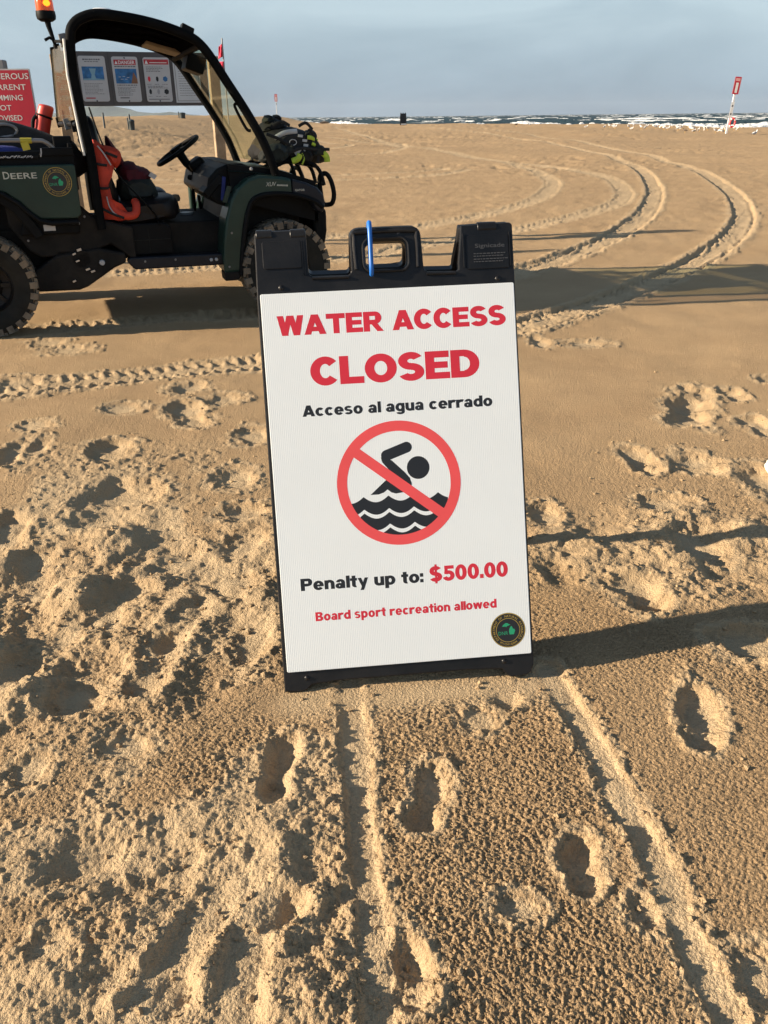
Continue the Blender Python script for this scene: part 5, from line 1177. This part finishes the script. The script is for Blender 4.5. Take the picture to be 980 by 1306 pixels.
# ------------------------------------------------------------------ gulls
def gull_mesh(mats, seed, sit=False):
    q = MB(); h = .20 if not sit else .10
    body = [(-.20, .012), (-.15, .04), (-.07, .075), (.03, .085), (.10, .066), (.145, .045), (.17, .036)]
    q.tube([(s, 0, h + .07 + s * .22) for s, r in body], [r for s, r in body], 10, sy=.85)
    q.tube([(.14, 0, h + .11), (.165, 0, h + .155), (.185, 0, h + .195)], [.044, .036, .036], 8)
    q.tube([(.155, 0, h + .205), (.185, 0, h + .215), (.225, 0, h + .208), (.24, 0, h + .203)], [.018, .04, .03, .012], 8)
    q.m = 2; q.tube([(.238, 0, h + .204), (.265, 0, h + .200), (.285, 0, h + .190)], [.011, .009, .003], 6)
    q.m = 1
    for sd_ in (-1, 1):
        q.tube([(.09, sd_ * .045, h + .11), (.0, sd_ * .074, h + .10), (-.12, sd_ * .058, h + .065), (-.25, sd_ * .018, h + .035)], [.018, .05, .036, .006], 8, sy=.45)
    if not sit:
        q.m = 2
        for sd_ in (-1, 1): q.tube([(.0, sd_ * .03, h + .02), (.005, sd_ * .032, .10), (-.005, sd_ * .032, .0)], .007, 5); q.obox((.018, sd_ * .032, .004), (.022, 0, 0), (0, .016, 0), (0, 0, .004))
    o = q.build('gull', mats, None, True); me = o.data; bpy.data.objects.remove(o); return me
gm = [gull_mesh(['gullw', 'gullg', 'beak'], 1), gull_mesh(['gullw', 'gullg', 'beak'], 2, True), gull_mesh(['gullb', 'gullb', 'beak'], 3)]
def gull(px, py, me, label, group=None, rz=None, s=.72):
    """px, py: place on the beach in metres"""
    o = bpy.data.objects.new('gull', me); link(o); o.location = (px, py, ground_z(px, py) + (-.07 * s if me == gm[1] else 0)); o.scale = (s, s, s)
    o.rotation_euler = (0, 0, random.uniform(0, 6.28) if rz is None else rz); tag(o, label, 'gull', group)
FL = 'white gull standing in the crowded flock on the sand below the surf'
rg = random.Random(5)
dens = [(.238, 72, 1), (.262, 72, 2), (.285, 70, 4), (.305, 69, 6), (.325, 68, 7), (.345, 67, 7), (.362, 66, 8), (.378, 65, 6), (.398, 63, 5), (.418, 62, 4)]
for u, yy, n in dens:
    for _ in range(n):
        y = yy + rg.uniform(-2.5, 2.5); x = (u + rg.uniform(-.012, .012)) * y * .93
        gull(x, y, gm[0] if rg.random() < .7 else gm[1], FL, 'gulls in the flock by the surf', rg.uniform(0, 6.28))
gull(.150 * 80, 80, gm[2], 'dark gull far left of the flock, alone on the sand')
gull(.165 * 78, 78, gm[0], 'lone pale gull just left of the flock')
gull(.382 * 57.5 - 2.6, 57.5, gm[2], 'brown gull standing on the sand left of the red marker', rz=2.6)
gull(20.3, 58.5, gm[2], 'small dark gull between the brown gull and the marker post', rz=.4, s=.6)
gull(21.2, 57.2, gm[0], 'white gull standing at the foot of the red marker post', rz=3.4)
gull(23.6, 57.0, gm[1], 'white gull resting to the right of the red marker post', rz=.5, s=1.1)
# driftwood near the far water
q = MB(); q.tube([(0, 0, .1), (.5, .1, .14), (1.2, .1, .12)], [.10, .16, .08], 8); o = q.build('driftwood', 'gullb', None, True); o.location = (-8.2, 125, ground_z(-8.2, 125)); tag(o, 'dark piece of driftwood on the far shore above the backpack', 'driftwood')
# white plastic cap half buried at the right edge
q = MB(); q.lathe([(0, .06), (.022, .057), (.038, .045), (.046, .02), (.048, -.02), (.0, -.02)], 24); q.lathe([(.047, .004), (.052, .002), (.052, -.004), (.047, -.006)], 24)
o = q.build('plastic_float', 'shell', None, True); o.location = (1.555, 2.99, ground_z(1.555, 2.99) + .01); o.rotation_euler = (R(20), R(25), 0); tag(o, 'white rounded plastic float half buried in sand at the right edge', 'float')

# ------------------------------------------------------------------ air between here and the hills
q = MB(); q.box(-4500, 4500, -300, 6400, -4, 75)
hm = bpy.data.materials.new('haze'); hm.use_nodes = True; hn = hm.node_tree.nodes; hn.remove(hn['Principled BSDF'])
pv = hn.new('ShaderNodeVolumePrincipled'); pv.inputs['Color'].default_value = (.78, .87, .97, 1); pv.inputs['Density'].default_value = .00005; pv.inputs['Anisotropy'].default_value = .1
hm.node_tree.links.new(pv.outputs[0], hn['Material Output'].inputs['Volume'])
hz = q.build('haze', hm); tag(hz, 'thin haze over the beach', 'haze', kind='stuff')
